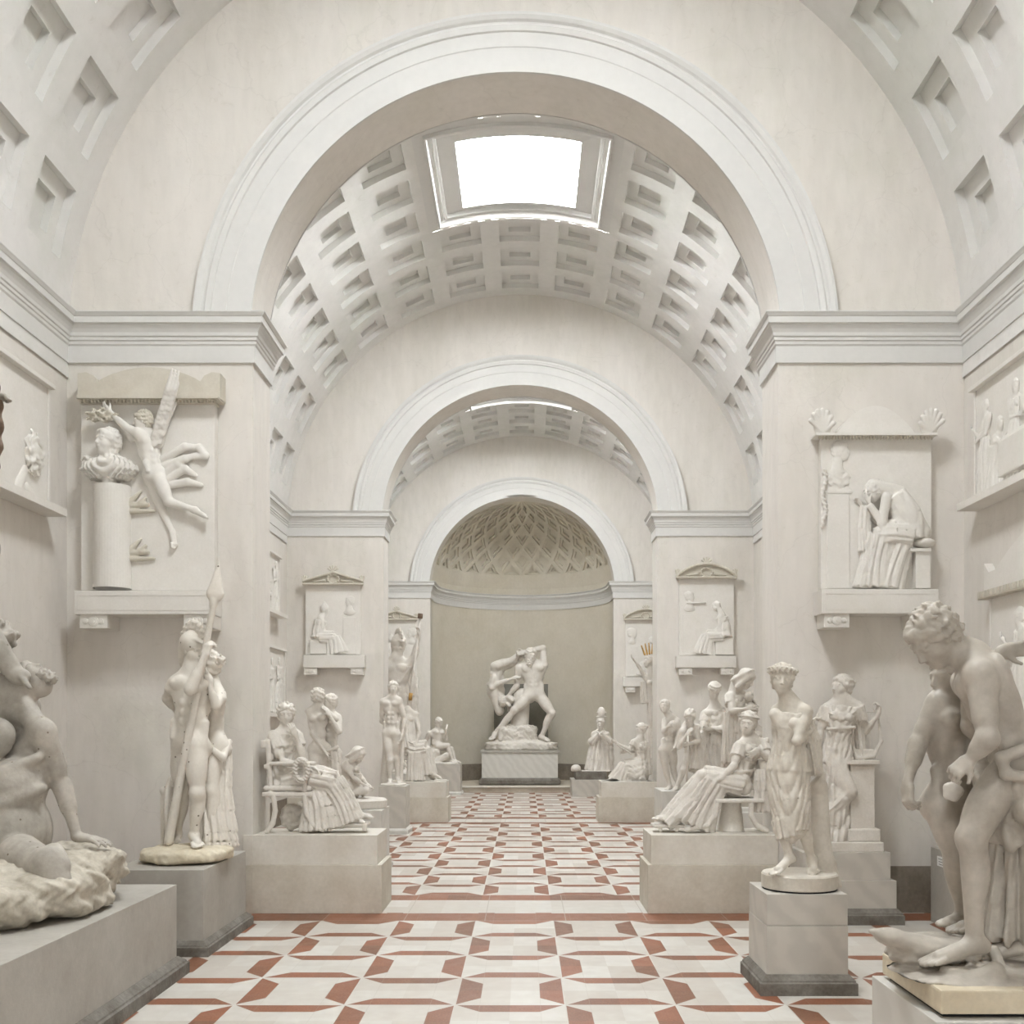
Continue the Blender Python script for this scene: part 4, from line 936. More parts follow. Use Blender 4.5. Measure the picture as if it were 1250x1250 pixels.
# ---- two-tier limestone plinths built against the piers
def pier_plinth(x0, x1, xu0, xu1, y, label):
    a, c = (XC-HO+.002, x1) if x1 < 0 else (x0, XC+HO-.002)
    t = plinth(label, [(a, c, y-.06, y+TH+.03, 0, .59, 'lime'), (a, xu1, y-.03, y+TH, .59, .95, 'lime2') if x1 < 0 else (xu0, c, y-.03, y+TH, .59, .95, 'lime2')])
    if x1 < 0: box('front_return', x0, a, y-.06, y-.002, 0, .59, 'lime', t); box('front_return', xu0, a, y-.03, y-.002, .59, .95, 'lime2', t)
    return t
pier_plinth(-3.47, -1.745, -3.44, -1.80, YA[1], 'two-tier limestone plinth on the left under the seated woman with the wreathed armchair')
pier_plinth(1.487, 3.24, 1.53, 3.22, YA[1], 'two-tier limestone plinth on the right under the reclining woman on the stool')
pier_plinth(-3.4, -1.80, -3.38, -1.85, YA[2], 'farther limestone plinth on the left under the half-hidden draped sitter')
pier_plinth(1.71, 3.2, 1.77, 3.18, YA[2], 'farther limestone plinth on the right under the woman holding an open tablet')

def sabre_legs(root, vox, mat, mp, legs, r=.035, name='chair_leg'):
    for L in legs:
        D = Sculpt(vox)
        for a, b in zip(L, L[1:]): D.cone(mp(a), mp(b), r, r*.92, k=.01, flat=((0, 1, 0), .8))
        D.build(name, mat, root)
# ---- seated woman, left
Y0 = 13.3; mp = Map(Y0); mt = 'plaster'
t = thing('statue', 'plaster seated woman in a full gown on a curved-leg armchair hung with a wreath', 'statue', (-2.7, Y0, .95))
J = dict(N=(350, 889, .05), P=(347, 948, .05), sL=(362, 897, .0), sR=(334, 899, -.05), eL=(369, 922, -.05), wL=(361, 897, -.16), eR=(346, 930, -.22), wR=(375, 936, -.2), pl=(.6, -.8, 0),
         kL=(408, 948, .0), kR=(402, 952, -.18), aL=(438, 994, 0), aR=(428, 1000, -.15), tL=(456, 998, 0), tR=(446, 1004, -.15))
K, lat, fr, up = figure(t, mp, Y0, 1.92, J, (349, 872, .02, 12, 6, 0), 'curl', True, .0075, mt, hands={'L': dict(d=(-.4, -.2, .9), n=(-.3, .9, 0), c=35), 'R': dict(d=(1, 0, -.2), n=(0, 0, -1), c=30)})
drape(t, .0095, gown(K, lat, fr, up, 1.92*1.11/1.75, sw=50)+[
    ('cloth', ([(mp((349, 935, .02)), .17, .15), (mp((351, 958, .0)), .22, .20)],), dict(n=9, amp=.014, sw=45, curve=.3)),
    ('cloth', ([(mp((352, 955, .0)), .20, .17), (mp((380, 950, -.05)), .22, .16), (mp((408, 955, -.05)), .19, .15)],), dict(n=13, amp=.014, lat=(0, 1, 0), sw=16, curve=.3)),
    ('cloth', ([(mp((406, 955, -.05)), .18, .15), (mp((420, 978, -.05)), .19, .14), (mp((430, 1002, -.05)), .22, .15)],), dict(n=15, amp=.018, lat=(0, 1, 0))),
    ('cloth', ([(mp((385, 965, -.08)), .16, .15), (mp((392, 985, -.08)), .24, .18), (mp((395, 1010, -.08)), .30, .20)],), dict(n=19, amp=.02)),
    ('cone', (mp((334, 898, -.05)), mp((340, 920, -.15)), .075, .065)),
], mt)
D = Sculpt(.010); D.blk(mp((356, 961, .0)), (.30, .26, .035), r=.03); D.build('cushion', mt, t)
D = Sculpt(.010); D.blk(mp((356, 968, .0)), (.31, .27, .03)); D.blk(mp((331, 935, .0)), (.03, .26, .03)); D.cone(mp((331, 972, -.22)), mp((327, 905, -.22)), .03, .035); D.cone(mp((331, 972, .25)), mp((327, 905, .25)), .03, .035); D.blk(mp((327, 908, 0)), (.03, .26, .05)); D.build('seat', mt, t)
D = Sculpt(.010); D.cone(mp((331, 932, -.25)), mp((384, 932, -.25)), .026, .026); D.cone(mp((372, 933, -.25)), mp((372, 965, -.25)), .028, .028); D.build('arm_rest', mt, t)
sabre_legs(t, .011, mt, mp, [[(334, 972, -.25), (336, 990, -.25), (333, 1005, -.25), (326, 1015, -.25)], [(372, 972, -.25), (374, 992, -.25), (381, 1007, -.25), (394, 1013, -.25)], [(334, 972, .25), (336, 990, .25), (333, 1005, .25), (326, 1013, .25)], [(372, 972, .25), (374, 992, .25), (381, 1007, .25), (394, 1013, .25)]])
D = Sculpt(.009)
for i in range(18):
    a = 2*PI*i/18; D.ell(mp((368+8*math.cos(a), 940+13*math.sin(a), -.31)), (.034, .026, .034), bump=(.009, 120))
D.build('wreath', mt, t)
D = Sculpt(.011); D.ell(mp((357, 997, .05)), (.15, .12, .17), bump=(.01, 50)); D.ell(mp((357, 996, -.06)), (.03, .03, .05)); D.ell(mp((351, 990, -.05)), (.025, .02, .018), cut=True); D.ell(mp((363, 990, -.05)), (.025, .02, .018), cut=True); D.ell(mp((357, 1005, -.05)), (.045, .03, .02), cut=True); D.build('mask', mt, t)
D = Sculpt(.010); D.blk(mp((425, 1006, -.05)), (.26, .17, .02)); D.blk(mp((445, 1011, -.2)), (.03, .02, .04)); D.blk(mp((402, 1011, -.2)), (.03, .02, .04)); D.build('footstool', mt, t)

# ---- nude pair behind
def ped(x0, x1, y0, y1, h, mat, label, bm_='marble_pale', b=.12, pr=.05):
    return plinth(label, [(x0, x1, y0, y1, b*.8, h, mat)], base=(x0, x1, y0, y1, 0, b, bm_, pr))
Y0 = 18.2; mp = Map(Y0)
ped(-3.95, -2.98, 17.6, 18.8, .85, 'marble_pale', 'pale pedestal hidden under the nude couple behind the seated woman')
t = thing('statue', 'plaster nude couple standing close together, the nearer one with wavy hair seen from behind', 'statue', (-3.5, Y0, .85))
J = dict(N=(388, 862, 0), P=(390, 915, 0), sR=(378, 868, 0), sL=(397, 868, 0), eR=(381, 895, -.1), wR=(396, 917, -.15), eL=(411, 878, .0), wL=(399, 868, .12), kR=(387, 945, -.1), kL=(396, 945, .05), aR=(389, 970, 0), aL=(398, 970, .05), tR=(390, 977, -.2), tL=(401, 977, -.1))
figure(t, mp, Y0, 1.95, J, (389, 851, 0, 160, 12, 0), 'wavy', True, .013, mt, hands={'R': dict(c=20)})
J = dict(N=(402, 868, .2), P=(404, 918, .2), sR=(393, 873, .3), sL=(412, 876, .1), eL=(414, 893, -.05), wL=(402, 873, -.1), eR=(376, 868, .3), wR=(384, 862, .2), kR=(400, 945, .1), kL=(408, 945, .2), aR=(402, 970, .2), aL=(410, 970, .2), tR=(403, 977, 0), tL=(413, 977, 0))
figure(t, mp, Y0, 1.9, J, (402, 857, .15, -60, 0, 0), 'short', False, .014, mt, name='companion')
drape(t, .012, [('cloth', ([(mp((404, 918, .05)), .13, .12), (mp((408, 945, .05)), .14, .13), (mp((408, 978, .08)), .18, .15)],), dict(n=13, amp=.018)), ('cone', (mp((395, 918, -.12)), mp((412, 912, 0)), .03, .03))], mt)
D = Sculpt(.015); D.rock(mp((396, 982, .05)), (.42, .36, .06), .02, 9.); D.build('base', mt, t)
# ---- kneeling figure
Y0 = 16.6; mp = Map(Y0)
t = ped(-2.86, -2.20, 16.2, 17.1, .98, 'marble_pale', 'pale square pedestal with a bright edge under the kneeling nude')
t = thing('statue', 'plaster nude woman kneeling with bowed head on a round slab', 'statue', (-2.6, Y0, .98))
lathe('base', [(0, 0), (.36, 0), (.37, .02), (.37, .12), (.34, .15), (0, .15)], (-2.55, 16.65, .985), mt, t, 36)
J = dict(N=(428, 930, 0), P=(425, 958, .05), sR=(420, 935, -.05), sL=(431, 934, .1), eR=(432, 950, -.15), wR=(446, 959, -.1), eL=(440, 948, .1), wL=(449, 958, .0), pl=(.4, -.9, 0), kR=(447, 965, -.1), kL=(449, 964, .1), aR=(428, 970, -.1), aL=(430, 969, .15), tR=(420, 970, -.1), tL=(424, 970, .15))
figure(t, mp, Y0, 1.6, J, (437, 922, 0, 75, 35, 0), 'veil', True, .011, mt)
# ---- smooth nude youth on the marble pedestal at the second arch
Y0 = 22.5; mp = Map(Y0)
ped(-3.07, -2.50, 22.1, 22.9, 1.0, 'marble_grey', 'grey marble pedestal under the slim nude with a hand behind its back')
t = thing('statue', 'slim plaster nude youth turning with one hand on the back, beside a trunk', 'statue', (-2.8, Y0, 1.0))
J = dict(N=(479, 850, 0), P=(478, 895, 0), sR=(468, 856, .02), sL=(487, 855, -.05), eR=(466, 880, .15), wR=(473, 886, .18), eL=(494, 880, -.02), wL=(491, 897, -.1), pl=(1, -.15, 0), kR=(476, 928, -.05), kL=(484, 925, .05), aR=(476, 952, 0), aL=(485, 950, .05), tR=(476, 957, -.2), tL=(489, 956, -.12))
figure(t, mp, Y0, 1.95, J, (480, 840, 0, 10, 0, 0), 'bun', False, .013, mt, muscle=.8, chest=.86)
D = Sculpt(.016); D.cone(mp((469, 957, .15)), mp((472, 905, .15)), .1, .07, k=.03); D.cone(mp((489, 957, .1)), mp((492, 880, .1)), .05, .05); D.build('trunk', mt, t); 
D = Sculpt(.016); D.rock(mp((480, 958, 0)), (.27, .3, .04), .01, 9.); D.build('base', mt, t)
# ---- draped sitter on the farther left plinth
Y0 = 25.2; mp = Map(Y0)
t = thing('statue', 'draped seated figure with crossed feet, mostly hidden behind the slim nude', 'statue', (-2.5, Y0, .95))
J = dict(N=(498, 865, .1), P=(498, 912, .1), sR=(487, 872, .1), sL=(508, 872, .1), eR=(484, 895, 0), wR=(498, 905, -.1), eL=(512, 895, 0), wL=(508, 908, -.1), kR=(515, 915, -.1), kL=(522, 914, .1), aR=(530, 945, -.1), aL=(526, 947, .1), tR=(540, 951, -.1), tL=(534, 952, .1))
figure(t, mp, Y0, 1.9, J, None, None, True, .016, mt)
drape(t, .014, [('cloth', ([(mp((498, 880, .1)), .17, .14), (mp((500, 912, .05)), .2, .2), (mp((520, 914, 0)), .2, .18)],), dict(n=12, amp=.02)), ('cloth', ([(mp((518, 914, 0)), .17, .17), (mp((524, 945, 0)), .17, .18)],), dict(n=13, amp=.02, lat=(0, 1, 0))), ('cloth', ([(mp((507, 918, -.1)), .16, .16), (mp((507, 952, -.1)), .22, .17)],), dict(n=13, amp=.02))], mt)
D = Sculpt(.014); D.blk(mp((500, 925, .2)), (.25, .25, .05)); D.blk(mp((538, 953, 0)), (.15, .15, .03)); D.build('stool', mt, t)
sabre_legs(t, .014, mt, mp, [[(490, 928, -.1), (500, 940, -.1), (503, 955, -.1)], [(512, 928, -.1), (505, 940, -.1), (494, 955, -.1)]])
# ---- colossal helmeted figure with a long spear, beyond the second arch
Y0 = 28.4; mp = Map(Y0)
ped(-4.3, -3.1, 27.7, 29.1, 1.0, 'marble_pale', 'pedestal of the colossal helmeted figure beyond the second arch')
t = thing('statue', 'colossal plaster figure in helmet and cloak with a raised arm, beyond the second arch', 'statue', (-3.7, Y0, 1.0))
J = dict(N=(484, 803, 0), P=(484, 868, 0), sR=(470, 812, 0), sL=(499, 812, 0), eL=(506, 800, 0), wL=(511, 778, -.1), eR=(464, 840, 0), wR=(464, 860, -.1), kR=(478, 905, -.05), kL=(492, 905, 0), aR=(478, 938, 0), aL=(493, 938, .05), tR=(475, 943, -.2), tL=(496, 943, -.2))
figure(t, mp, Y0, 3.3, J, (487, 788, 0, 25, 8, 0), 'helmet', False, .022, mt, hands={'L': dict(d=(.2, 0, 1), n=(-1, 0, 0), c=60)})
drape(t, .018, [('cloth', ([(mp((495, 808, .15)), .14, .10), (mp((500, 850, .2)), .22, .16), (mp((498, 935, .25)), .3, .2)],), dict(n=10, amp=.03)), ('cone', (mp((484, 838, -.15)), mp((499, 815, -.1)), .05, .06))], mt)
D = Sculpt(.018); D.rock(mp((484, 942, 0)), (.55, .6, .06), .02, 7.); D.build('base', mt, t)
s_ = tube('spear', [mp((513, 752, -.1)), mp((501, 850, -.15)), mp((492, 943, -.2))], .032, mt, t, 8)
tube('spear_tip', [mp((512.6, 755, -.1)), mp((513.2, 749, -.1))], .07, 'terracotta', s_, 8); tube('ferrule', [mp((501.6, 846, -.15)), mp((500.6, 855, -.15))], .05, 'gold', s_, 8)
# ---- flute player
Y0 = 34.9; mp = Map(Y0)
ped(-2.95, -2.12, 34.4, 35.4, 1.0, 'marble_grey', 'grey marble pedestal under the seated flute player', b=.1)
t = thing('statue', 'plaster nude man seated on a rock holding a pipe, left of the apse', 'statue', (-2.5, Y0, 1.0))
J = dict(N=(535, 890, 0), P=(533, 910, 0), sR=(524, 895, -.1), sL=(539, 893, .1), eR=(518, 908, 0), wR=(520, 916, 0), eL=(545, 903, 0), wL=(545, 896, -.1), pl=(.6, -.8, 0), kR=(547, 910, -.1), kL=(551, 914, .1), aR=(552, 928, -.1), aL=(556, 929, .05), tR=(558, 931, -.2), tL=(563, 931, -.1), hR=(534, 911, -.1), hL=(536, 912, .1))
figure(t, mp, Y0, 1.85, J, (536, 882, -.05, 50, 25, 0), 'short', False, .015, mt, fat=1.25)
D = Sculpt(.018); D.rock(mp((527, 923, .05)), (.30, .33, .30), .05, 8.); D.rock(mp((541, 933, 0)), (.50, .4, .08), .03, 8.); D.cone(mp((533, 930, -.2)), mp((545, 922, -.2)), .12, .1); D.build('rock', mt, t)
tube('pipe', [mp((543, 903, -.15)), mp((546, 884, -.15))], .03, mt, t, 8)
# ---- central colossal group in the apse
Y0 = 37.9; mp = Map(Y0); mt = 'plaster'
K0 = 36.95
t = plinth('large oblong marble pedestal at the centre of the apse', [(PX(588, K0), PX(681, K0), K0, 38.8, .3, 1.3, 'marble_pale'), (PX(586, K0), PX(683, K0), K0-.04, 38.84, 1.3, 1.38, 'greystone')], base=(PX(588, K0), PX(681, K0), K0, 38.8, .2, .42, 'darkstone', .09))
bx = thing('screen_board', 'plain dark grey rectangular board standing behind the wrestling figures', 'board', (0, 39.6, .2)); bx.location = (PX(637, 39.6), 39.6, .2)
box('panel', PX(603, 39.6), PX(669, 39.6), 39.55, 39.63, .2, ZZ(835, 39.6), 'panelgrey', bx)
t = thing('statue', 'colossal plaster group of a striding nude man hurling a smaller figure over his shoulder', 'statue', (-.1, Y0, 1.38))
J = dict(N=(650, 808, 0), P=(652, 848, 0), sR=(634, 815, .0), sL=(664, 813, 0), eL=(663, 791, -.05), wL=(640, 796, -.15), eR=(631, 837, .1), wR=(620, 850, .2), pl=(1, 0, .1),
         hR=(645, 850, -.05), hL=(660, 851, 0), kR=(628, 867, -.2), aR=(604, 896, -.1), tR=(600, 903, -.35), kL=(674, 871, -.15), aL=(661, 899, .05), tL=(671, 905, -.25))
figure(t, mp, Y0, 3.45, J, (648, 800, -.18, 20, 10, -15), 'curl', False, .021, mt, hands={'L': dict(c=60), 'R': dict(c=50)}, beard=True, fat=1.24, chest=1.12, hk=.96)
J = dict(N=(604, 842, .25), P=(608, 815, .2), sR=(600, 838, .1), sL=(612, 842, .4), eR=(612, 833, 0), wR=(626, 828, -.05), eL=(613, 855, .3), wL=(620, 862, .3), kR=(625, 806, .05), kL=(622, 812, .2), aR=(634, 797, 0), aL=(636, 803, .1), tR=(640, 794, 0), tL=(641, 800, 0))
figure(t, mp, Y0, 2.6, J, (613, 856, .2, 20, 150, 0), 'curl', False, .021, mt, name='hurled_figure', fat=1.3)
D = Sculpt(.022); D.cone(mp((602, 842, .25)), mp((610, 868, .3)), .22, .17, k=.06); D.cone(mp((607, 820, .2)), mp((601, 845, .25)), .2, .2, k=.06); D.build('bent_back', mt, t)
D = Sculpt(.025); D.rock(mp((636, 911, 0)), (1.25, .62, .20), .05, 5.); D.rock(mp((630, 898, .1)), (.75, .4, .36), .09, 7.); D.build('rock', mt, t)
D = Sculpt(.022); D.cone(mp((633, 900, .25)), mp((637, 850, .25)), .34, .30, k=.05); D.cone(mp((611, 902, -.2)), mp((614, 888, -.1)), .09, .14, k=.03); D.ell(mp((622, 855, .1)), (.2, .15, .2), bump=(.05, 18)); D.build('altar_and_lion_skin', mt, t)
# ---- kneeling robed man with a tall tiara
Y0 = 34.4; mp = Map(Y0)
t = plinth('low dark marble plinth beside the apse step under the kneeling robed man', [(PX(698, 33.6), PX(742, 33.6), 33.6, 35.1, 0, ZZ(952, 33.6), 'marble_grey'), (PX(703, 33.6), PX(741, 33.6), 33.7, 35.1, ZZ(952, 33.6), ZZ(942, 33.6), 'darkstone')])
t = thing('statue', 'plaster kneeling man in a heavy cope and tall tiara, hands joined in prayer', 'statue', (2.6, Y0, .78))
J = dict(N=(733, 892, 0), P=(734, 918, .1), sR=(725, 896, .05), sL=(741, 897, .05), eR=(724, 908, -.15), wR=(731, 898, -.3), eL=(740, 908, -.15), wL=(733, 898, -.3))
figure(t, mp, Y0, 2.35, J, (733, 883, -.05, -10, 15, 0), 'short', False, .016, mt, legs=False, beard=True)
drape(t, .015, [('cloth', ([(mp((733, 895, .05)), .26, .2), (mp((733, 915, .05)), .38, .28), (mp((731, 940, .05)), .46, .38)],), dict(n=14, amp=.035)), ('cone', (mp((722, 905, -.1)), mp((732, 897, -.25)), .12, .08)), ('cone', (mp((744, 905, -.1)), mp((734, 897, -.25)), .12, .08))], mt, name='cope')
D = Sculpt(.014); D.ell(mp((734, 871, 0)), (.135, .135, .22)); D.cone(mp((731, 875, 0)), mp((737, 875, 0)), .10, .10, flat=((0, 0, 1), .3)); D.cone(mp((731.5, 870, 0)), mp((737, 870, 0)), .095, .095, flat=((0, 0, 1), .3)); D.build('tiara', mt, t)
D = Sculpt(.015); D.blk(mp((727, 942, -.3)), (.45, .2, .04)); D.build('cushion', mt, t)
tag(lathe('dome_finial', [(0, .22), (.08, .21), (.14, .16), (.16, .10), (.16, .02), (.13, 0), (0, 0)], (PX(703, 33.85), 33.85, ZZ(942, 33.6)+.001), mt, None, 24, True), 'small white domed plaster object at the corner of the dark marble plinth', 'ornament')
bpy.data.objects['dome_finial'].location.z = 0
# ---- woman with the tablet on the farther right plinth
Y0 = 25.2; mp = Map(Y0)
t = thing('statue', 'plaster seated woman in draped gown holding out an open tablet', 'statue', (2.5, Y0, .95))
J = dict(N=(781, 902, 0), P=(783, 933, .05), sR=(774, 905, -.1), sL=(787, 905, .12), eR=(769, 915, -.12), wR=(753, 907, -.12), eL=(777, 917, .1), wL=(763, 918, 0), pl=(-.3, -.9, 0), kR=(762, 935, -.1), kL=(763, 934, .1), aR=(750, 948, -.1), aL=(752, 950, .1), tR=(742, 952, -.1), tL=(745, 953, .1), hR=(780, 932, -.1), hL=(783, 932, .12))
K, lat, fr, up = figure(t, mp, Y0, 1.85, J, (782, 890, 0, -70, 8, 0), 'bun', True, .013, mt)
drape(t, .013, gown(K, lat, fr, up, 1.85*1.11/1.75, sw=36)+[('cloth', ([(mp((783, 933, 0)), .19, .18), (mp((763, 935, 0)), .18, .14)],), dict(n=11, amp=.016, lat=(0, 1, 0))),
    ('cloth', ([(mp((765, 933, 0)), .17, .16), (mp((757, 953, 0)), .20, .28)],), dict(n=15, amp=.02, lat=(0, 1, 0))), ('cloth', ([(mp((788, 905, .1)), .07, .07), (mp((791, 945, .1)), .08, .1)],), dict(n=8, amp=.015))], mt)
D = Sculpt(.014); D.rock(mp((777, 944, .05)), (.27, .3, .25), .05, 8.); D.rock(mp((768, 955, 0)), (.6, .33, .04), .02, 9.); D.build('rock', mt, t)
D = Sculpt(.012); D.blk(mp((762, 915, -.05)), (.22, .17, .014), ((.85, 0, -.52), (0, 1, 0), (.52, 0, .85)), r=.005); D.build('tablet', mt, t)
# ---- figure with raised arms beyond the second arch, gilded crown
Y0 = 29.; mp = Map(Y0)
ped(3.35, 4.3, 28.5, 29.5, 1.2, 'marble_pale', 'pedestal of the crowned figure beyond the second arch on the right')
t = thing('statue', 'plaster figure with outspread arms and gilded spiky crown, half hidden by the pier', 'statue', (3.75, Y0, 1.2))
J = dict(N=(795, 823, 0), P=(800, 858, 0), sR=(788, 828, 0), sL=(804, 826, 0), eR=(781, 815, -.1), wR=(774, 806, -.2), eL=(812, 812, 0), wL=(818, 800, 0), kR=(797, 895, 0), kL=(803, 895, 0), aR=(797, 925, 0), aL=(804, 925, 0))
figure(t, mp, Y0, 2.15, J, (791, 808, 0, -50, -5, 0), 'short', True, .015, mt, feet=False)
drape(t, .014, [('cloth', ([(mp((796, 828, 0)), .17, .12), (mp((799, 855, 0)), .20, .15), (mp((799, 925, 0)), .25, .2)],), dict(n=12, amp=.02)), ('cloth', ([(mp((785, 832, -.05)), .07, .07), (mp((787, 858, -.05)), .11, .09)],), dict(n=7, amp=.02))], mt)
D = Sculpt(.013)
for i in range(5): D.cone(mp((787+3*i, 799-i*.5, 0)), mp((783+4.5*i, 788-3*math.sin(i*.8), 0)), .03, .018, k=.01)
D.build('crown', 'gold', t)
# ---- three figures on the right of the second room
Y0 = 20.6; mp = Map(Y0)
ped(PX(808, 20.2), PX(893, 20.2), 20.2, 21.4, ZZ(966, 20.2), 'marble_pale', 'pale pedestal half hidden behind the reclining woman, under the slim youth and his companions')
Zb = ZZ(966, 20.2)
t = thing('statue', 'slim plaster nude youth leaning back, leftmost of the figures before the right pier', 'statue', (2.7, Y0, Zb))
J = dict(N=(819, 875, .1), P=(815, 915, .1), sR=(812, 880, .05), sL=(826, 880, .1), eR=(810, 893, -.05), wR=(816, 886, -.2), eL=(829, 895, .1), wL=(825, 908, 0), kR=(813, 940, .1), kL=(822, 940, .2), aR=(818, 960, .1), aL=(828, 960, .2), tR=(812, 966, 0), tL=(822, 966, .1))
figure(t, mp, Y0, 1.75, J, (811, 862, .05, -20, -5, 0), 'short', False, .013, mt, muscle=.7, chest=.8)
t = thing('statue', 'bearded plaster old man bent forward in a short tunic, gripping a staff', 'statue', (3.1, Y0-.2, Zb))
J = dict(N=(838, 886, -.2), P=(848, 920, 0), sR=(833, 893, -.3), sL=(850, 888, -.15), eR=(829, 912, -.3), wR=(838, 898, -.42), eL=(852, 905, -.3), wL=(841, 908, -.42), kR=(834, 940, -.25), kL=(853, 942, -.05), aR=(826, 962, -.2), aL=(850, 962, 0), tR=(819, 968, -.3), tL=(846, 969, -.2), hR=(842, 922, -.1), hL=(853, 922, .05))
figure(t, mp, Y0, 1.85, J, (842, 875, -.35, -25, 30, 0), 'curl', False, .013, mt, beard=True)
drape(t, .013, [('cloth', ([(mp((846, 900, -.1)), .17, .14), (mp((848, 920, -.05)), .19, .17), (mp((845, 940, -.1)), .24, .2)],), dict(n=13, amp=.02)), ('cloth', ([(mp((850, 895, .05)), .12, .1), (mp((857, 945, .1)), .16, .12)],), dict(n=8, amp=.02))], mt, name='tunic')
tube('staff', [mp((840, 892, -.45)), mp((838, 967, -.4))], .022, mt, t, 8)
t = thing('statue', 'tall draped plaster figure with bowed turbaned head and folded hands', 'statue', (3.6, Y0+.4, Zb)); mp = Map(Y0+.35)
J = dict(N=(873, 862, .1), P=(868, 910, .1), sR=(861, 871, .1), sL=(883, 868, .1), eR=(858, 890, -.05), wR=(873, 889, -.15), eL=(884, 889, -.05), wL=(868, 889, -.15))
K, lat, fr, up = figure(t, mp, Y0, 2.1, J, (872, 843, -.02, 10, 40, 0), 'cap', False, .012, mt, legs=False)
drape(t, .011, gown(K, lat, fr, up, 2.1*1.11/1.75, sw=34, amp=.014)+[('cloth', ([(mp((871, 882, .1)), .17, .12), (mp((870, 895, .1)), .19, .14), (mp((868, 920, .1)), .24, .17), (mp((868, 967, .1)), .26, .2)],), dict(n=15, amp=.022)), ('cone', (mp((882, 870, .0)), mp((868, 893, -.05)), .06, .05)), ('cloth', ([(mp((880, 875, .02)), .07, .07), (mp((886, 930, .0)), .1, .08)],), dict(n=7, amp=.02)), ('cone', (mp((861, 872, .08)), mp((858, 890, -.03)), .085, .08)), ('cone', (mp((884, 870, .08)), mp((885, 889, -.03)), .085, .08)),
    ('cloth', ([(mp((857, 893, -.05)), .07, .07), (mp((856, 940, -.02)), .09, .08)],), dict(n=7, amp=.02))], mt)
# ---- tall veiled woman bending over another
Y0 = 17.2; mp = Map(Y0)
ped(PX(888, 16.7), PX(948, 16.7), 16.7, 17.9, .9, 'marble_pale', 'pedestal hidden behind the reclining woman, under the tall veiled woman')
t = thing('statue', 'tall veiled plaster woman bending over a woman with a headscarf', 'statue', (3.6, Y0, .9))
J = dict(N=(899, 842, .1), P=(900, 895, .15), sR=(890, 850, .1), sL=(908, 849, .2), eR=(893, 868, -.1), wR=(911, 865, -.2), eL=(915, 868, .1), wL=(918, 862, 0))
K, lat, fr, up = figure(t, mp, Y0, 2.0, J, (911, 829, -.05, 55, 35, 0), 'veil', True, .011, mt, legs=False)
drape(t, .010, gown(K, lat, fr, up, 2.0*1.11/1.75, sw=34, amp=.013)+[('cloth', ([(mp((900, 858, .12)), .16, .12), (mp((899, 872, .12)), .17, .14), (mp((898, 905, .15)), .2, .16), (mp((898, 975, .15)), .26, .2)],), dict(n=14, amp=.018)), ('cone', (mp((893, 850, .05)), mp((894, 868, -.08)), .08, .07)), ('cone', (mp((900, 830, .1)), mp((897, 848, .12)), .09, .12)),
    ('cloth', ([(mp((889, 870, .0)), .07, .07), (mp((888, 930, .0)), .1, .1)],), dict(n=8, amp=.018))], mt)
J = dict(N=(918, 885, -.05), P=(918, 930, 0), sR=(908, 892, -.05), sL=(929, 892, 0), eR=(906, 915, -.1), wR=(914, 925, -.2), eL=(932, 915, 0), wL=(926, 925, -.1))
figure(t, mp, Y0, 1.85, J, (917, 868, -.08, -15, 5, 0), 'band', True, .011, mt, name='second_woman', legs=False)
drape(t, .012, [('cloth', ([(mp((918, 895, -.03)), .15, .11), (mp((918, 930, 0)), .19, .15), (mp((918, 975, 0)), .22, .18)],), dict(n=13, amp=.018))], mt)
D = Sculpt(.012); D.ell(mp((914, 850, -.1)), (.075, .09, .08)); D.build('child_head', mt, t)
# ---- reclining woman on the stool, right
Y0 = 13.3; mp = Map(Y0)
t = thing('statue', 'plaster reclining woman in thin gown on a stool, one arm over the chair back', 'statue', (2.4, Y0, .95))
J = dict(N=(916, 902, .05), P=(900, 955, .0), sR=(903, 910, -.08), sL=(931, 908, .1), eR=(896, 935, -.18), wR=(880, 950, -.2), eL=(939, 928, -.1), wL=(926, 915, -.22), pl=(.35, -.9, .1), hR=(892, 955, -.1), hL=(900, 955, .12),
         kR=(858, 946, -.12), kL=(862, 944, .1), aR=(815, 997, -.08), aL=(820, 996, .1), tR=(797, 1000, -.1), tL=(806, 1002, .1))
K, lat, fr, up = figure(t, mp, Y0, 1.95, J, (913, 883, 0, -22, 4, -8), 'band', True, .0075, mt, hands={'L': dict(d=(-.6, -.2, -.4), n=(-.3, .9, 0), c=35), 'R': dict(d=(-.9, 0, -.4), n=(0, 0, -1), c=20)})
drape(t, .0095, gown(K, lat, fr, up, 1.95*1.11/1.75, sw=44)+[
    ('cloth', ([(mp((903, 957, 0)), .19, .16), (mp((880, 952, -.02)), .21, .15), (mp((860, 948, -.02)), .18, .12)],), dict(n=12, amp=.012, lat=(0, 1, 0), sw=14, curve=.4)),
    ('cloth', ([(mp((862, 948, -.02)), .17, .12), (mp((845, 968, 0)), .17, .13), (mp((825, 992, 0)), .19, .13), (mp((812, 1004, 0)), .22, .10)],), dict(n=13, amp=.014, lat=(0, 1, 0))),
    ('cloth', ([(mp((872, 955, -.1)), .16, .14), (mp((858, 980, -.1)), .20, .15), (mp((845, 1006, -.1)), .30, .15)],), dict(n=15, amp=.02)),
    ('cone', (mp((896, 944, -.17)), mp((922, 940, -.12)), .018, .018)),
], mt)
D = Sculpt(.010); D.cone(mp((868, 968, .0)), mp((926, 968, 0)), .052, .052, flat=((0, 1, 0), 4.5)); D.build('cushion', mt, t)
D = Sculpt(.010); D.blk(mp((898, 976, .0)), (.30, .25, .025)); D.build('seat', mt, t)
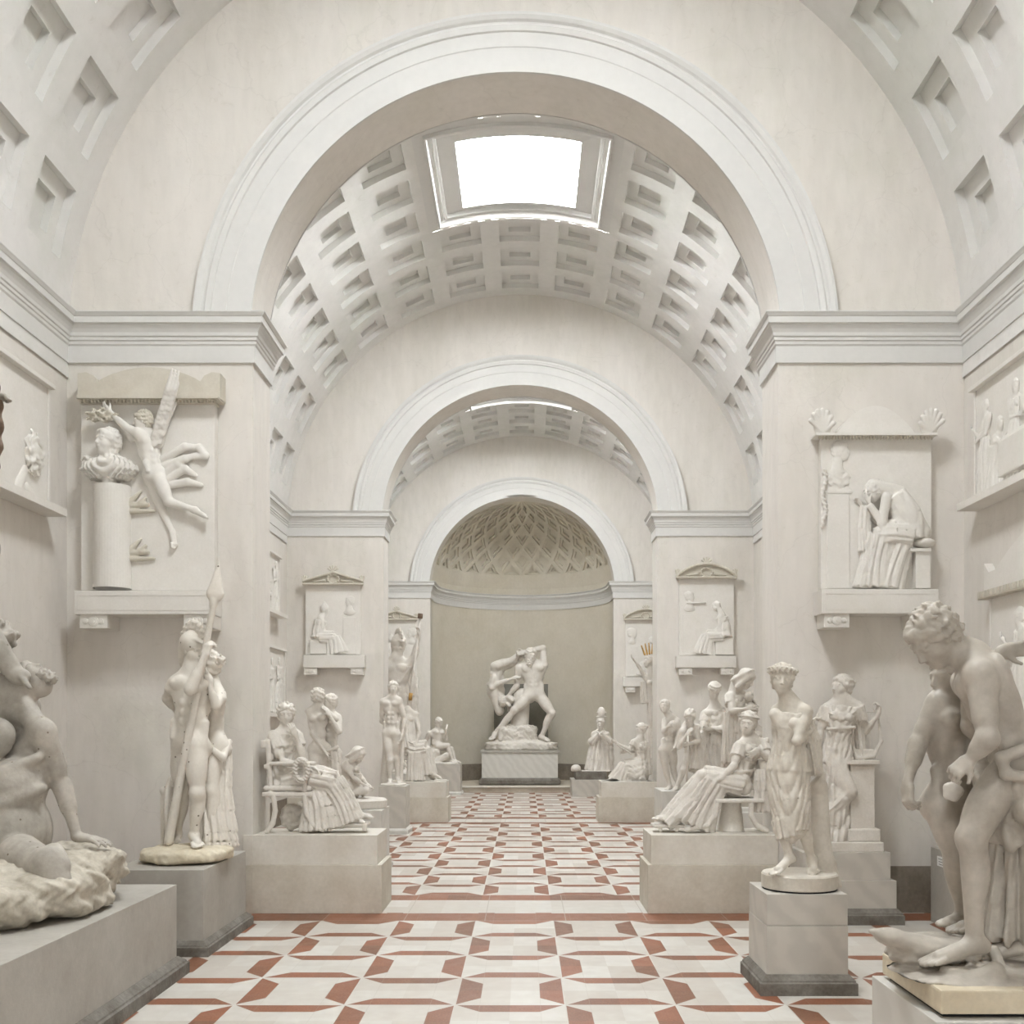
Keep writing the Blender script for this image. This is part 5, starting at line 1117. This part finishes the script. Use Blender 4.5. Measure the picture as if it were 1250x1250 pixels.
sabre_legs(t, .011, mt, mp, [[(876, 978, -.22), (873, 995, -.22), (864, 1007, -.22), (838, 1013, -.22)], [(917, 978, -.22), (917, 995, -.22), (924, 1008, -.22), (936, 1014, -.22)], [(876, 978, .22), (873, 995, .22), (864, 1007, .22), (838, 1012, .22)], [(917, 978, .22), (917, 995, .22), (924, 1008, .22), (936, 1012, .22)]])
D = Sculpt(.012); D.cone(mp((893, 980, .05)), mp((892, 1014, .05)), .12, .17, k=.03); D.build('support', mt, t)
D = Sculpt(.010); D.blk(mp((933, 940, .05)), (.10, .2, .13), r=.02); D.build('chair_back', mt, t)
drape(t, .011, [('cloth', ([(mp((930, 940, -.12)), .10, .07), (mp((931, 965, -.14)), .10, .07), (mp((930, 990, -.13)), .12, .06)],), dict(n=9, amp=.018))], mt, name='hanging_cloth')
D = Sculpt(.011); D.blk(mp((815, 1007, 0)), (.20, .16, .018)); D.blk(mp((806, 1012, -.13)), (.025, .02, .035)); D.blk(mp((826, 1012, -.13)), (.025, .02, .035)); D.build('footstool', mt, t)
# ------------------------------------------------------------------ wall reliefs
def slab_box(name, px0, px1, py0, py1, Yf, d, mat, root, bev=.006):
    "a block whose front face at depth Yf covers that part of the pier; d = thickness"
    return box(name, PX(px0, Yf), PX(px1, Yf), Yf, Yf+d, ZZ(py1, Yf), ZZ(py0, Yf), mat, root, bev)
def squash(Yf, k=.36):
    def post(V): V = V.copy(); V[:, 1] = Yf+(V[:, 1]-Yf)*k; return V
    return post
def rosettes(name, cx, cz, Yf, s, mat, root, n=((-1, .55), (0, 1), (1, .55))):
    bm = bmesh.new()
    for dx, k in n:
        for r, h in ((.46, .022), (.33, .034), (.14, .05)):
            q = bmesh.ops.create_cone(bm, cap_ends=True, segments=18, radius1=r*s*k, radius2=r*s*k*.86, depth=h*s*3)
            bmesh.ops.rotate(bm, verts=q['verts'], cent=(0, 0, 0), matrix=Matrix.Rotation(PI/2, 3, 'X'))
            bmesh.ops.translate(bm, verts=q['verts'], vec=(cx+dx*s*.66, Yf-h*s*1.3, cz))
    return link(name, mesh_of(name, bm), mat, root)
def extrude_profile(name, pts, y0, y1, mat, root):
    bm = bmesh.new(); a = [bm.verts.new((x, y0, z)) for x, z in pts]; c = [bm.verts.new((x, y1, z)) for x, z in pts]
    bm.faces.new(a); bm.faces.new(c[::-1])
    for i in range(len(pts)): bm.faces.new((a[i], a[i-1], c[i-1], c[i]))
    bmesh.ops.recalc_face_normals(bm, faces=bm.faces[:]); return link(name, mesh_of(name, bm), mat, root)
def beads(name, x0, x1, z, Yf, r, mat, root, n):
    bm = bmesh.new()
    for i in range(n):
        q = bmesh.ops.create_uvsphere(bm, u_segments=8, v_segments=6, radius=1.)
        bmesh.ops.scale(bm, verts=q['verts'], vec=((x1-x0)/n*.36, r*.8, r)); bmesh.ops.translate(bm, verts=q['verts'], vec=(x0+(x1-x0)*(i+.5)/n, Yf, z))
    return link(name, mesh_of(name, bm), mat, root)
def shelf(root, px0, px1, py0, py1, Y, proj, mat, brk, bh):
    "stone shelf on two carved brackets, on the pier plane Y; brk = [(px0, px1)]"
    Yf = Y-proj
    slab_box('shelf', px0, px1, py0, py1, Yf, proj-.01, mat, root, .012)
    x0, x1 = PX(px0, Yf), PX(px1, Yf); z0, z1 = ZZ(py1, Yf), ZZ(py0, Yf); m = (z1-z0)*.18
    bm = bmesh.new()
    for a in ((x0+m, x1-m, z1-m*1.1, z1-m), (x0+m, x1-m, z0+m, z0+m*1.1), (x0+m, x0+m*1.1, z0+m, z1-m), (x1-m*1.1, x1-m, z0+m, z1-m)): bm_box(bm, a[0], a[1], Yf-.004, Yf+.002, a[2]-.004, a[3]+.004)
    link('raised_line', mesh_of('l', bm), mat, root)
    for a, c in brk:
        b = slab_box('bracket', a, c, py1+.3, py1+bh, Yf+.03, proj-.04, mat, root, .008)
        X0, X1 = PX(a, Yf+.03), PX(c, Yf+.03); rosettes('rosette', (X0+X1)/2, ZZ(py1+bh*.5, Yf+.03), Yf+.03, (X1-X0)*.42, mat, b)
def arc_profile(x0, x1, z, hz, n=24): 
    return [(x0+(x1-x0)*(.5-.5*math.cos(PI*i/n)), z+hz*math.sin(PI*i/n)) for i in range(n+1)]
def relief_tile(name, label, Y, th=.09):
    return thing(name, label, 'relief')

# ---- left pier: winged figure crowning a bust
Yp = YA[1]; t = thing('wall_relief', 'tall plaster relief on the left pier: winged nude crowning a bust on a column', 'relief', (-4.5, Yp, 3.2)); R = 'relief'; Yf = Yp-.14
slab_box('slab', 99, 262, 487, 721, Yf, .13, R, t)
z = ZZ(484, Yf-.16); x0, x1 = PX(92, Yf-.16), PX(267, Yf-.16); w_ = x1-x0
top = [(x0, z)]+[(x0, z+.30)]+[(x0+.02+.12*math.sin(i*PI/12), z+.30-.03*math.cos(i*PI/6)+.03) for i in range(0, 7)][:1]+[(x0+.10, z+.31), (x0+.19, z+.27), (x0+.24, z+.20)]+[(x0+.24+(w_-.48)*i/20, z+.20+.17*math.sin(PI*i/20)**.8) for i in range(1, 20)]+[(x1-.24, z+.20), (x1-.19, z+.27), (x1-.10, z+.31), (x1, z+.30), (x1, z)]
extrude_profile('pediment', top, Yf-.10, Yp-.01, 'relief_tan', t)
slab_box('moulding', 93, 266, 483, 486, Yf-.17, .28, 'relief_tan', t, .004); slab_box('moulding', 97, 263, 489.5, 492.5, Yf-.06, .17, 'relief_tan', t, .004)
beads('egg_band', PX(95, Yf-.13), PX(264, Yf-.13), ZZ(487.6, Yf-.13), Yf-.10, .034, 'relief_tan', t, 38)
shelf(t, 90, 259, 721, 750, Yp, .42, R, [(97, 131), (224, 259)], 17)
mp = Map(Yf)
D = Sculpt(.011)
xc = PX(134, Yf-.1); 
c0 = mp((133.5, 724, -.12)); c1 = mp((133.5, 598, -.12)); D2 = lathe('column', [(.225, 0), (.215, c1[2]-c0[2]), (0, c1[2]-c0[2])], (c0[0], Yf-.02, ZZ(719, Yf)), R, t, 40, False)
D.cone(mp((133.5, 597, -.1)), mp((133.5, 583, -.1)), .09, .07, k=.02); D.cone(mp((117, 596, -.08)), mp((150, 596, -.08)), .03, .03)
D.cloth([(mp((134, 556, -.08)), .09, .09), (mp((134, 564, -.08)), .25, .16), (mp((134, 574, -.08)), .33, .18), (mp((134, 585, -.08)), .22, .14)], n=0, amp=.03, sw=55, curve=.5)
D.ell(mp((133, 571, -.08)), (.30, .16, .10)); D.ell(mp((108, 562, -.12)), (.07, .07, .06), bump=(.014, 70))
H = Sculpt(.010); D.cone(mp((134, 560, -.1)), mp((133, 548, -.1)), .085, .075, k=.03)
head(D, D, mp((131, 539, -.14)), -35, 0, 0, 1.45, 'short'); D.build('bust', 'relief', t)
J = dict(N=(179, 528, -.05), P=(189, 580, -.05), sL=(188, 534, -.02), sR=(171, 531, -.16), eR=(152, 520, -.18), wR=(134, 503, -.18), eL=(160, 535, -.02), wL=(146, 516, -.05), pl=(1, .3, .3),
         kR=(205, 612, -.1), aR=(238, 622, -.1), tR=(254, 633, -.1), kL=(196, 618, 0), aL=(211, 652, -.02), tL=(213, 669, -.05), hL=(188, 590, 0), hR=(194, 586, -.1))
figure(t, mp, Yf, 1.62, J, (173, 513, -.1, -80, 10, 0), 'curl', False, .0095, R, name='winged_figure', muscle=.7, chest=.85, hmat='relief_tan', post=squash(Yf, .8))
D = Sculpt(.011)
D.ell(mp((124, 507, -.14)), (.17, .05, .07), bump=(.025, 70)); D.build('wreath', 'relief_tan', t)
D = Sculpt(.010)
for i in range(12):
    f = i/11
    for j, w_ in enumerate((-4.5, 0, 4.5)):
        r_ = (190+f*19+w_*(1.2-.3*f), 540-f*66); ln = 13+9*f+random.uniform(-2, 2); D.cone(mp((r_[0], r_[1]+random.uniform(-2, 2), -.10-.17*f)), mp((r_[0]+5+w_*.35*(1-f), r_[1]-ln, -.115-.17*f)), .034, .016, k=.002, flat=((0, 1, 0), .4))
for i in range(0):
    f = i/12; a = mp((190+f*8, 540-f*34, -.08-.14*f)); tip = mp((209+9*f, 500-42*f, -.26)) if i > 3 else mp((205+i*1.5, 532-i*6, -.14))
    D.cone(a, tip, .038, .03, k=.004, flat=((0, 1, 0), .35))
for i in range(8): D.cone(mp((188+i*1.5, 542-i*3.5, -.1)), mp((196+i*2.4, 535-i*6, -.1)), .045, .035, k=.006, flat=((0, 1, 0), .4))
D.cone(mp((192, 540, -.06)), mp((212, 468, -.24)), .085, .07, k=.01, flat=((0, 1, 0), .3)); D.build('wing', R, t)
D = Sculpt(.010)
for (a, b, c) in (((196, 562), (225, 545), (243, 546)), ((196, 570), (225, 560), (240, 555)), ((243, 546), (250, 556), (236, 558)), ((205, 585), (225, 572), (238, 580)), ((208, 592), (228, 588), (245, 592)), ((200, 578), (216, 566), (228, 576))):
    D.cone(mp((*a, -.03)), mp((*b, -.06)), .05, .05, k=.012); D.cone(mp((*b, -.06)), mp((*c, -.03)), .05, .03, k=.012)
D.build('flying_cloth', R, t, post=squash(Yf, .7))
for py in (624, 682):
    D = Sculpt(.011); D.cone(mp((152, py, -.02)), mp((188, py, -.02)), .045, .02, k=.01); D.cone(mp((152, py-6, -.02)), mp((180, py-8, -.02)), .04, .03, k=.01); D.cone(mp((156, py-8, -.02)), mp((172, py-24, -.02)), .05, .015, k=.02); D.cone(mp((172, py-10, -.02)), mp((178, py-16, -.02)), .04, .02)
    D.build('ship_prow', 'relief_tan', t)

# ---- right pier: mourning seated figure before a bust
t = thing('wall_relief', 'plaster relief on the right pier: veiled mourner seated with head in hands', 'relief', (4.3, Yp, 3.2)); Yf = Yp-.12
slab_box('slab', 1002, 1137, 535, 719, Yf, .11, R, t)
z = ZZ(530, Yf-.12); x0, x1 = PX(995, Yf-.12), PX(1146, Yf-.12); w_ = x1-x0
extrude_profile('pediment', [(x0+.10, z)]+[(x0+.26+(w_-.52)*i/24, z+.02+.34*math.sin(PI*i/24)**.85) for i in range(25)]+[(x1-.10, z)], Yf-.06, Yp-.01, R, t)
slab_box('moulding', 996, 1145, 528, 531, Yf-.13, .24, R, t, .004); beads('egg_band', PX(999, Yf-.1), PX(1141, Yf-.1), ZZ(533, Yf-.1), Yf-.07, .03, 'relief_tan', t, 34)
for sx, cx in ((1, x0+.10), (-1, x1-.10)):
    D = Sculpt(.010)
    for i in range(7):
        a = math.radians(20+i*22); D.cone((cx, Yf-.1, z+.02), (cx+sx*(-.02+.15*math.cos(a)), Yf-.12, z+.05+.24*math.sin(a)), .012, .03, k=.006)
    D.ell((cx, Yf-.08, z+.1), (.11, .04, .12)); D.build('palmette', R, t)
shelf(t, 1003, 1146, 719, 749, Yp, .36, R, [(1006, 1037), (1112, 1143)], 17)
mp = Map(Yf)
J = dict(N=(1090, 600, -.05), P=(1112, 652, -.02), sR=(1085, 607, -.12), sL=(1100, 606, 0), eR=(1079, 641, -.16), wR=(1062, 612, -.14), eL=(1070, 637, -.02), wL=(1054, 618, -.03), kR=(1073, 648, -.14), kL=(1068, 650, 0), aR=(1074, 702, -.1), aL=(1062, 705, 0), tR=(1058, 712, -.1), tL=(1046, 713, 0), hR=(1108, 655, -.1), hL=(1112, 655, .02))
K, lat, fr, up = figure(t, mp, Yf, 1.55, J, (1066, 600, -.08, -75, 38, 0), 'bun', True, .009, R, name='mourner', post=squash(Yf, .75))
drape(t, .009, [('cloth', ([(mp((1092, 606, -.04)), .13, .16), (mp((1108, 630, -.04)), .16, .17), (mp((1112, 658, -.04)), .18, .18)],), dict(n=7, amp=.008, lat=(.8, 0, .3), sw=22, curve=.3)),
    ('cloth', ([(mp((1110, 655, -.05)), .19, .17), (mp((1090, 652, -.06)), .20, .16), (mp((1072, 652, -.06)), .15, .15)],), dict(n=10, amp=.013, lat=(0, 1, 0))),
    ('cloth', ([(mp((1074, 655, -.06)), .16, .15), (mp((1068, 685, -.06)), .17, .15), (mp((1066, 716, -.06)), .24, .15)],), dict(n=13, amp=.02)),
    ('cloth', ([(mp((1100, 660, -.05)), .14, .14), (mp((1090, 690, -.05)), .17, .15), (mp((1083, 716, -.05)), .19, .15)],), dict(n=11, amp=.018)),
    ('cloth', ([(mp((1056, 618, -.05)), .05, .07), (mp((1055, 645, -.05)), .07, .09), (mp((1057, 672, -.05)), .09, .1)],), dict(n=8, amp=.015)),
    ('cone', (mp((1092, 600, -.06)), mp((1066, 592, -.08)), .09, .075), dict(k=.04)), ('cone', (mp((1083, 607, -.14)), mp((1078, 638, -.17)), .062, .055)), ('cone', (mp((1078, 638, -.17)), mp((1064, 618, -.15)), .052, .042)), ('ell', (mp((1105, 628, -.04)), (.17, .17, .29), ((.85, 0, .5), (0, 1, 0), (-.5, 0, .85))), dict(k=.05)), ('cone', (mp((1098, 602, -.03)), mp((1124, 650, -.02)), .09, .12), dict(k=.04))], R, post=squash(Yf, .8))
slab_box('seat', 1118, 1136, 673, 718, Yf-.12, .14, R, t); slab_box('seat_edge', 1112, 1137, 669, 673, Yf-.15, .17, R, t)
D = Sculpt(.010); D.ell(mp((1128, 663, -.05)), (.13, .12, .06)); D.build('cushion', R, t)
D = Sculpt(.009); head(D, D, mp((1027, 550, -.02)), 85, 0, 0, 1.0, 'short'); D.cone(mp((1023, 562, -.02)), mp((1022, 575, -.02)), .06, .08); D.ell(mp((1024, 584, -.02)), (.14, .06, .12), bump=(.01, 60)); D.cone(mp((1012, 600, -.01)), mp((1038, 600, -.01)), .03, .03); D.cone(mp((1013, 596, -.01)), mp((1036, 596, -.01)), .02, .02)
D.build('bust', R, t, post=squash(Yf, .35))
slab_box('column', 1010, 1037, 603, 718, Yf-.018, .03, R, t)
D = Sculpt(.009)
for i in range(12): D.ell(mp((1006+2*math.sin(i), 575+i*6, -.02)), (.03, .02, .035), bump=(.008, 90))
D.build('garland', R, t)

# ---- smaller reliefs on the second and third piers
def small_relief(label, Y, x0, x1, y0, y1, shy, px_sh, brk, bh, kind, persons, side, vox=.014):
    t = thing('wall_relief', label, 'relief', ((PX(x0, Y)+PX(x1, Y))/2, Y, 3.4)); Yf = Y-.10
    slab_box('slab', x0, x1, y0, y1, Yf, .09, R, t)
    w = x1-x0; zb = ZZ(y0+1, Yf-.08); X0, X1 = PX(x0-w*.04, Yf-.08), PX(x1+w*.04, Yf-.08); W_ = X1-X0; hz = W_*.2
    if kind == 'tri': prof = [(X0, zb), (X0, zb+hz*.25), ((X0+X1)/2, zb+hz), (X1, zb+hz*.25), (X1, zb)]
    else: prof = [(X0, zb), (X0, zb+hz*.15)]+[(X0+W_*i/20, zb+hz*.15+hz*math.sin(PI*i/20)**.8) for i in range(1, 20)]+[(X1, zb+hz*.15), (X1, zb)]
    extrude_profile('pediment', prof, Yf-.05, Y-.01, 'relief_tan', t)
    D = Sculpt(.013); pts = prof[1:-1]; q = Yf-.09
    for a, b in zip(pts, pts[1:]): D.cone((a[0], q, a[1]), (b[0], q, b[1]), .03, .03)
    D.cone((X0, q, zb), (X1, q, zb), .03, .03); cx = (X0+X1)/2; top = max(p[1] for p in prof)
    for i in range(5): a = math.radians(30+30*i); D.cone((cx, q, top), (cx+.13*math.cos(a), q, top+.02+.13*math.sin(a)), .015, .022, k=.005)
    for s_, ex in ((1, X0), (-1, X1)):
        for i in range(3): a = math.radians(60+30*i); D.cone((ex, q, zb+.05), (ex+s_*.02+.1*math.cos(a)*s_, q, zb+.06+.13*math.sin(a)), .015, .022, k=.005)
    for i in range(12): a = 2*PI*i/12; D.ell((cx+.13*math.cos(a), q+.02, zb+hz*.45+.10*math.sin(a)), (.03, .03, .03), k=.008)
    for s_ in (-1, 1): D.cone((cx+s_*.2, q+.03, zb+hz*.3), (cx+s_*W_*.33, q+.03, zb+hz*.2), .035, .02, k=.01)
    D.build('carved_edge', 'relief_tan', t)
    shelf(t, *px_sh, *shy, Y, .3, R, brk, bh)
    mp = Map(Yf); S_ = mp.S; cx_, d = persons
    # seated figure: cx_ = px of the hips, d = +1 faces right
    hgt = y1-y0; by = y1; k = hgt/88.
    def p(x, y, z=0): return (cx_+d*x*k, by-y*k, z)
    J = dict(N=p(-1, 46, -.04), P=p(-3, 24, 0), sR=p(1, 42, -.12), sL=p(-3, 43, .02), eR=p(1, 29, -.12), wR=p(10, 24, -.12), eL=p(3, 30, 0), wL=p(13, 24, 0), kR=p(16, 23, -.1), kL=p(15, 24, .02), aR=p(18, 4, -.08), aL=p(23, 5, 0), tR=p(26, 2, -.08), tL=p(30, 3, 0), hR=p(-2, 23, -.1), hL=p(-3, 23, .03))
    if d < 0: J = {({'R': 'L', 'L': 'R'}[a[1]] if False else a): v for a, v in J.items()}
    H_ = 1.55*hgt/88*(Y/24.75)
    figure(t, mp, Yf, H_, J, (*p(5, 56), -.08, 75*d, 30, 0), 'bun', True, vox, R, name='seated_figure', post=squash(Yf, .6), face=False) if False else figure(t, mp, Yf, H_, J, (*p(5, 56), -.08, 75*d, 30, 0), 'bun', True, vox, R, name='seated_figure', post=squash(Yf, .6))
    drape(t, vox*.85, [('cloth', ([(mp(p(-1, 42, -.04)), .13, .13), (mp(p(-3, 32, -.03)), .13, .13), (mp(p(-3, 22, -.03)), .18, .17)],), dict(n=8, amp=.014, sw=30)),
        ('cloth', ([(mp(p(-2, 22, -.04)), .16, .15), (mp(p(15, 22, -.04)), .15, .13)],), dict(n=9, amp=.014, lat=(0, 1, 0))),
        ('cloth', ([(mp(p(15, 22, -.04)), .15, .13), (mp(p(19, 2, -.04)), .26, .14)],), dict(n=13, amp=.02))], R, post=squash(Yf, .6))
    xs = sorted((cx_-d*14*k, cx_+d*6*k)); slab_box('stool', xs[0], xs[1], by-19*k, by-1, Yf-.06, .08, R, t)
    bx = cx_+d*35*k
    D = Sculpt(vox*.8); head(D, D, mp((bx, by-66*k, -.02)), -75*d, 0, 0, 1.0*Y/24.75, 'short'); D.cone(mp((bx, by-60*k, 0)), mp((bx, by-54*k, 0)), .06, .10); D.ell(mp((bx, by-52*k, 0)), (.14, .06, .07)); D.build('bust', R, t, post=squash(Yf, .35))
    xs = sorted((bx-8*k, bx+8*k)); slab_box('column', xs[0], xs[1], by-46*k, by-.5, Yf-.02, .03, R, t)
    return t
Y2, Y3 = YA[2], YA[3]
small_relief('small relief with triangular pediment on the second left pier, seated figure facing right', Y2, 373, 440, 712, 799, (799.5, 815), (370, 445), [(371, 387), (428, 443)], 8.5, 'tri', (392, 1), -1)
small_relief('small relief with rounded pediment on the second right pier, seated figure facing left', Y2, 829, 896, 704, 800, (800.5, 815), (826, 899), [(829, 845), (880, 896)], 8.5, 'seg', (880, -1), 1)
small_relief('relief with triangular pediment on the left pier beside the apse', Y3, 461, 507, 755, 826, (826.5, 838), (459, 510), [(461, 473), (498, 509)], 7, 'tri', (474, 1), -1, .018)
small_relief('relief with low pediment on the right pier beside the apse', Y3, 764, 813, 755, 826, (826.5, 838), (761, 816), [(764, 775), (802, 813)], 7, 'seg', (800, -1), 1, .018)
tube('rod', [W(838, 736, Y2-.13), W(862, 736, Y2-.13)], .018, R, [o for o in bpy.data.objects if o.get('label', '').startswith('small relief with rounded')][0], 8)

# ---- reliefs on the side walls (built flat in their own frame, then set against the wall)
def side_panel(label, sx, y0, y1, z0, z1, scene, top='frame', mat='relief', vox=.016, sh=True, name='wall_relief'):
    "panel between depths y0 < y1 on the wall on side sx; local x runs to the right as seen from the room"
    t = thing(name, label, 'relief', (XC+sx*HW, (y0+y1)/2, z0)); xw = XC+sx*HW
    L = y1-y0; H_ = z1-z0
    ux = (0, 1, 0) if sx < 0 else (0, -1, 0); o = np.array([xw-sx*.07, y0 if sx < 0 else y1, z0]); inn = np.array([-sx, 0, 0])
    ux = np.array(ux, float)
    def post(V): return o+np.outer(V[:, 0], ux)+np.outer(-V[:, 1]*.5, inn)+np.outer(V[:, 2], [0, 0, 1.])
    def bxx(nm, d0, d1, a, b, za, zb, m=mat): # d = distance from the wall
        return box(nm, xw-sx*d0, xw-sx*d1, a, b, za, zb, m, t, .006)
    bxx('slab', .0, .07, y0, y1, z0, z1)
    if top == 'frame': bxx('top_moulding', 0, .14, y0-.03, y1+.03, z1, z1+.05)
    if top == 'arch':
        bxx('top_moulding', 0, .17, y0-.12, y1+.12, z1, z1+.09, 'relief_tan')
        P = [(y0-.1, z1+.09), (y0-.1, z1+.42), (y0+.02, z1+.30)]+[(y0+.06+(L-.12)*i/24, z1+.2+.55*math.sin(PI*i/24)**.8) for i in range(1, 24)]+[(y1-.02, z1+.30), (y1+.1, z1+.42), (y1+.1, z1+.09)]
        bm = bmesh.new(); a = [bm.verts.new((xw-sx*.0, y, z)) for y, z in P]; c = [bm.verts.new((xw-sx*.10, y, z)) for y, z in P]; bm.faces.new(a); bm.faces.new(c[::-1])
        for i in range(len(P)): bm.faces.new((a[i], a[i-1], c[i-1], c[i]))
        bmesh.ops.recalc_face_normals(bm, faces=bm.faces[:]); link('pediment', mesh_of('p', bm), mat, t)
        bm = bmesh.new(); nb = int(L/.07)
        for i in range(nb):
            yy = y0-.1+(L+.2)*(i+.5)/nb; bm_box(bm, xw-sx*.12, xw-sx*.18, yy-.022, yy+.022, z1+.02, z1+.085)
        link('dentils', mesh_of('dn', bm), 'relief_tan', t)
    bxx('frame_edge', .07, .09, y0, y0+.04, z0, z1); bxx('frame_edge', .07, .09, y1-.04, y1, z0, z1)
    if sh: bxx('shelf', 0, .26, y0-.05, y1+.06, z0-.09, z0)
    mpl = lambda p: np.array([p[0], p[2] if len(p) > 2 else 0., p[1]])
    for kind, x, h, d in scene:
        def p(a, b, c=0.): return (x+d*a*h, b*h, c*h)
        if kind == 'stand': J = dict(N=p(0, .83), P=p(0, .52), sR=p(-.11, .80, -.03), sL=p(.11, .80, .03), eR=p(-.06, .64, -.06), wR=p(.12, .62, -.06), eL=p(.16, .64, 0), wL=p(.26, .74, -.03), kR=p(-.04, .28, -.03), kL=p(.06, .29, 0), aR=p(-.05, .05), aL=p(.07, .06), tR=p(.05, .01, -.03), tL=p(.16, .02)); hd = (*p(.02, .92)[:2], -.02, 60*d, 12, 0); dr = [(p(0, .8), .09), (p(0, .62), .085), (p(0, .48), .125), (p(0, .02), .15)]
        elif kind == 'kneel': J = dict(N=p(.08, .58), P=p(-.02, .30), sR=p(.04, .55, -.06), sL=p(.14, .55, .03), eR=p(.18, .46, -.06), wR=p(.30, .52, -.06), eL=p(.2, .48), wL=p(.32, .58), kR=p(.12, .05, -.05), kL=p(.18, .25), aR=p(-.14, .04, -.05), aL=p(.2, .04), tR=p(-.22, .02), tL=p(.3, .01)); hd = (*p(.13, .67)[:2], -.02, 80*d, 10, 0); dr = [(p(.07, .54), .09), (p(0, .35), .12), (p(-.03, .18), .15), (p(-.02, .02), .2)]
        elif kind == 'sit': J = dict(N=p(0, .62), P=p(0, .32), sR=p(.0, .58, -.08), sL=p(.04, .58, .05), eR=p(.04, .44, -.08), wR=p(.18, .42, -.06), eL=p(.1, .46), wL=p(.2, .52), kR=p(.25, .30, -.05), kL=p(.24, .31, .03), aR=p(.27, .05, -.05), aL=p(.32, .05), tR=p(.38, .01), tL=p(.43, .01)); hd = (*p(.03, .72)[:2], -.02, 75*d, 15, 0); dr = [(p(0, .56), .09), (p(0, .4), .1), (p(.02, .28), .13)]
        else: J = dict(N=p(-.30, .34), P=p(0, .22), sR=p(-.28, .36, -.08), sL=p(-.30, .30, .08), eR=p(-.2, .26, -.1), wR=p(-.08, .30, -.1), eL=p(-.34, .2), wL=p(-.26, .16), kR=p(.22, .28, -.03), kL=p(.25, .22), aR=p(.46, .2), aL=p(.5, .18), tR=p(.54, .22), tL=p(.58, .2)); hd = (*p(-.40, .42)[:2], -.02, 50*d, 0, 0); dr = [(p(-.1, .26), .1), (p(.1, .26), .12), (p(.45, .2), .09)]
        figure(t, mpl, 0, h, J, hd, 'bun' if d > 0 else 'curl', d > 0, vox, mat, name='carved_figure', post=post, fat=1.12)
        drape(t, vox*.9, [('cloth', ([(mpl(q), r*h, r*h*.8) for q, r in dr],), dict(n=12, amp=.016*h, lat=(1, 0, 0) if kind != 'lie' else (0, 0, 1)))]+([('cloth', ([(mpl(p(0, .3)), .1*h, .1*h), (mpl(p(.25, .29)), .1*h, .1*h)],), dict(n=8, amp=.015*h, lat=(0, 1, 0))), ('cloth', ([(mpl(p(.25, .29)), .1*h, .1*h), (mpl(p(.27, .02)), .14*h, .1*h)],), dict(n=9, amp=.018*h))] if kind == 'sit' else []), mat, post=post)
    return t, post, mpl, bxx
t, post, mpl, bx_ = side_panel('framed relief with crowded figures high on the right wall', 1, 8.2, 12.42, 4.90, 6.20, [('stand', .32, 1.12, -1), ('kneel', .55, 1.1, 1), ('lie', 1.55, 1.15, 1), ('stand', 1.5, 1.2, 1), ('stand', 1.05, 1.12, 1), ('sit', 2.6, 1.2, -1), ('stand', 3.4, 1.15, -1)], vox=.013)
t.name = 'wall_relief'; D = Sculpt(.014); D.blk(mpl((1.45, .30, .0)), (.62, .2, .2)); D.cone(mpl((.9, .50, -.1)), mpl((2.1, .50, -.1)), .05, .05); D.build('couch', R, t, post=post)
side_panel('lower relief with arched top and chipped corner on the right wall', 1, 8.6, 12.0, 2.2, 3.72, [('stand', .75, 1.35, -1), ('sit', 1.7, 1.4, 1), ('stand', 2.7, 1.35, -1)], top='arch')
t, post, mpl, bx_ = side_panel('framed relief with a curly head low in its corner, on the left wall', -1, 8.2, 12.24, 4.80, 6.18, [('sit', 2.2, 1.2, 1), ('stand', 1.2, 1.25, 1)])
D = Sculpt(.013); D.ell(mpl((3.63, .52, 0)), (.18, .2, .24), bump=(.03, 45)); D.cone(mpl((3.5, .12, 0)), mpl((3.7, .05, 0)), .06, .04); D.cone(mpl((3.3, .1, 0)), mpl((3.45, .3, 0)), .08, .06); D.build('curly_head', R, t, post=post)
side_panel('upper framed relief on the left wall of the second room', -1, 20.6, 23.7, 4.75, 6.0, [('stand', .5, 1.15, 1), ('stand', 1.3, 1.1, -1), ('sit', 2.0, 1.1, 1), ('stand', 2.75, 1.15, -1)], vox=.02)
side_panel('lower framed relief on the left wall of the second room', -1, 20.6, 24.2, 2.55, 3.95, [('stand', .5, 1.25, 1), ('sit', 1.4, 1.3, 1), ('stand', 2.4, 1.2, -1), ('stand', 3.1, 1.25, -1), ('kneel', 2.9, 1.2, 1)], vox=.02)
# socket on the jamb of the second right pier
t = thing('wall_socket', 'small white socket plate with dark slot on the second right pier', 'socket', (PX(808, Y2), Y2, 1.6))
box('plate', PX(805, Y2), PX(811, Y2), Y2-.015, Y2, ZZ(922, Y2), ZZ(911, Y2), 'card', t, .003); box('slot', PX(806.6, Y2), PX(809, Y2), Y2-.018, Y2-.012, ZZ(916.5, Y2), ZZ(913.5, Y2), 'ink', t, 0)
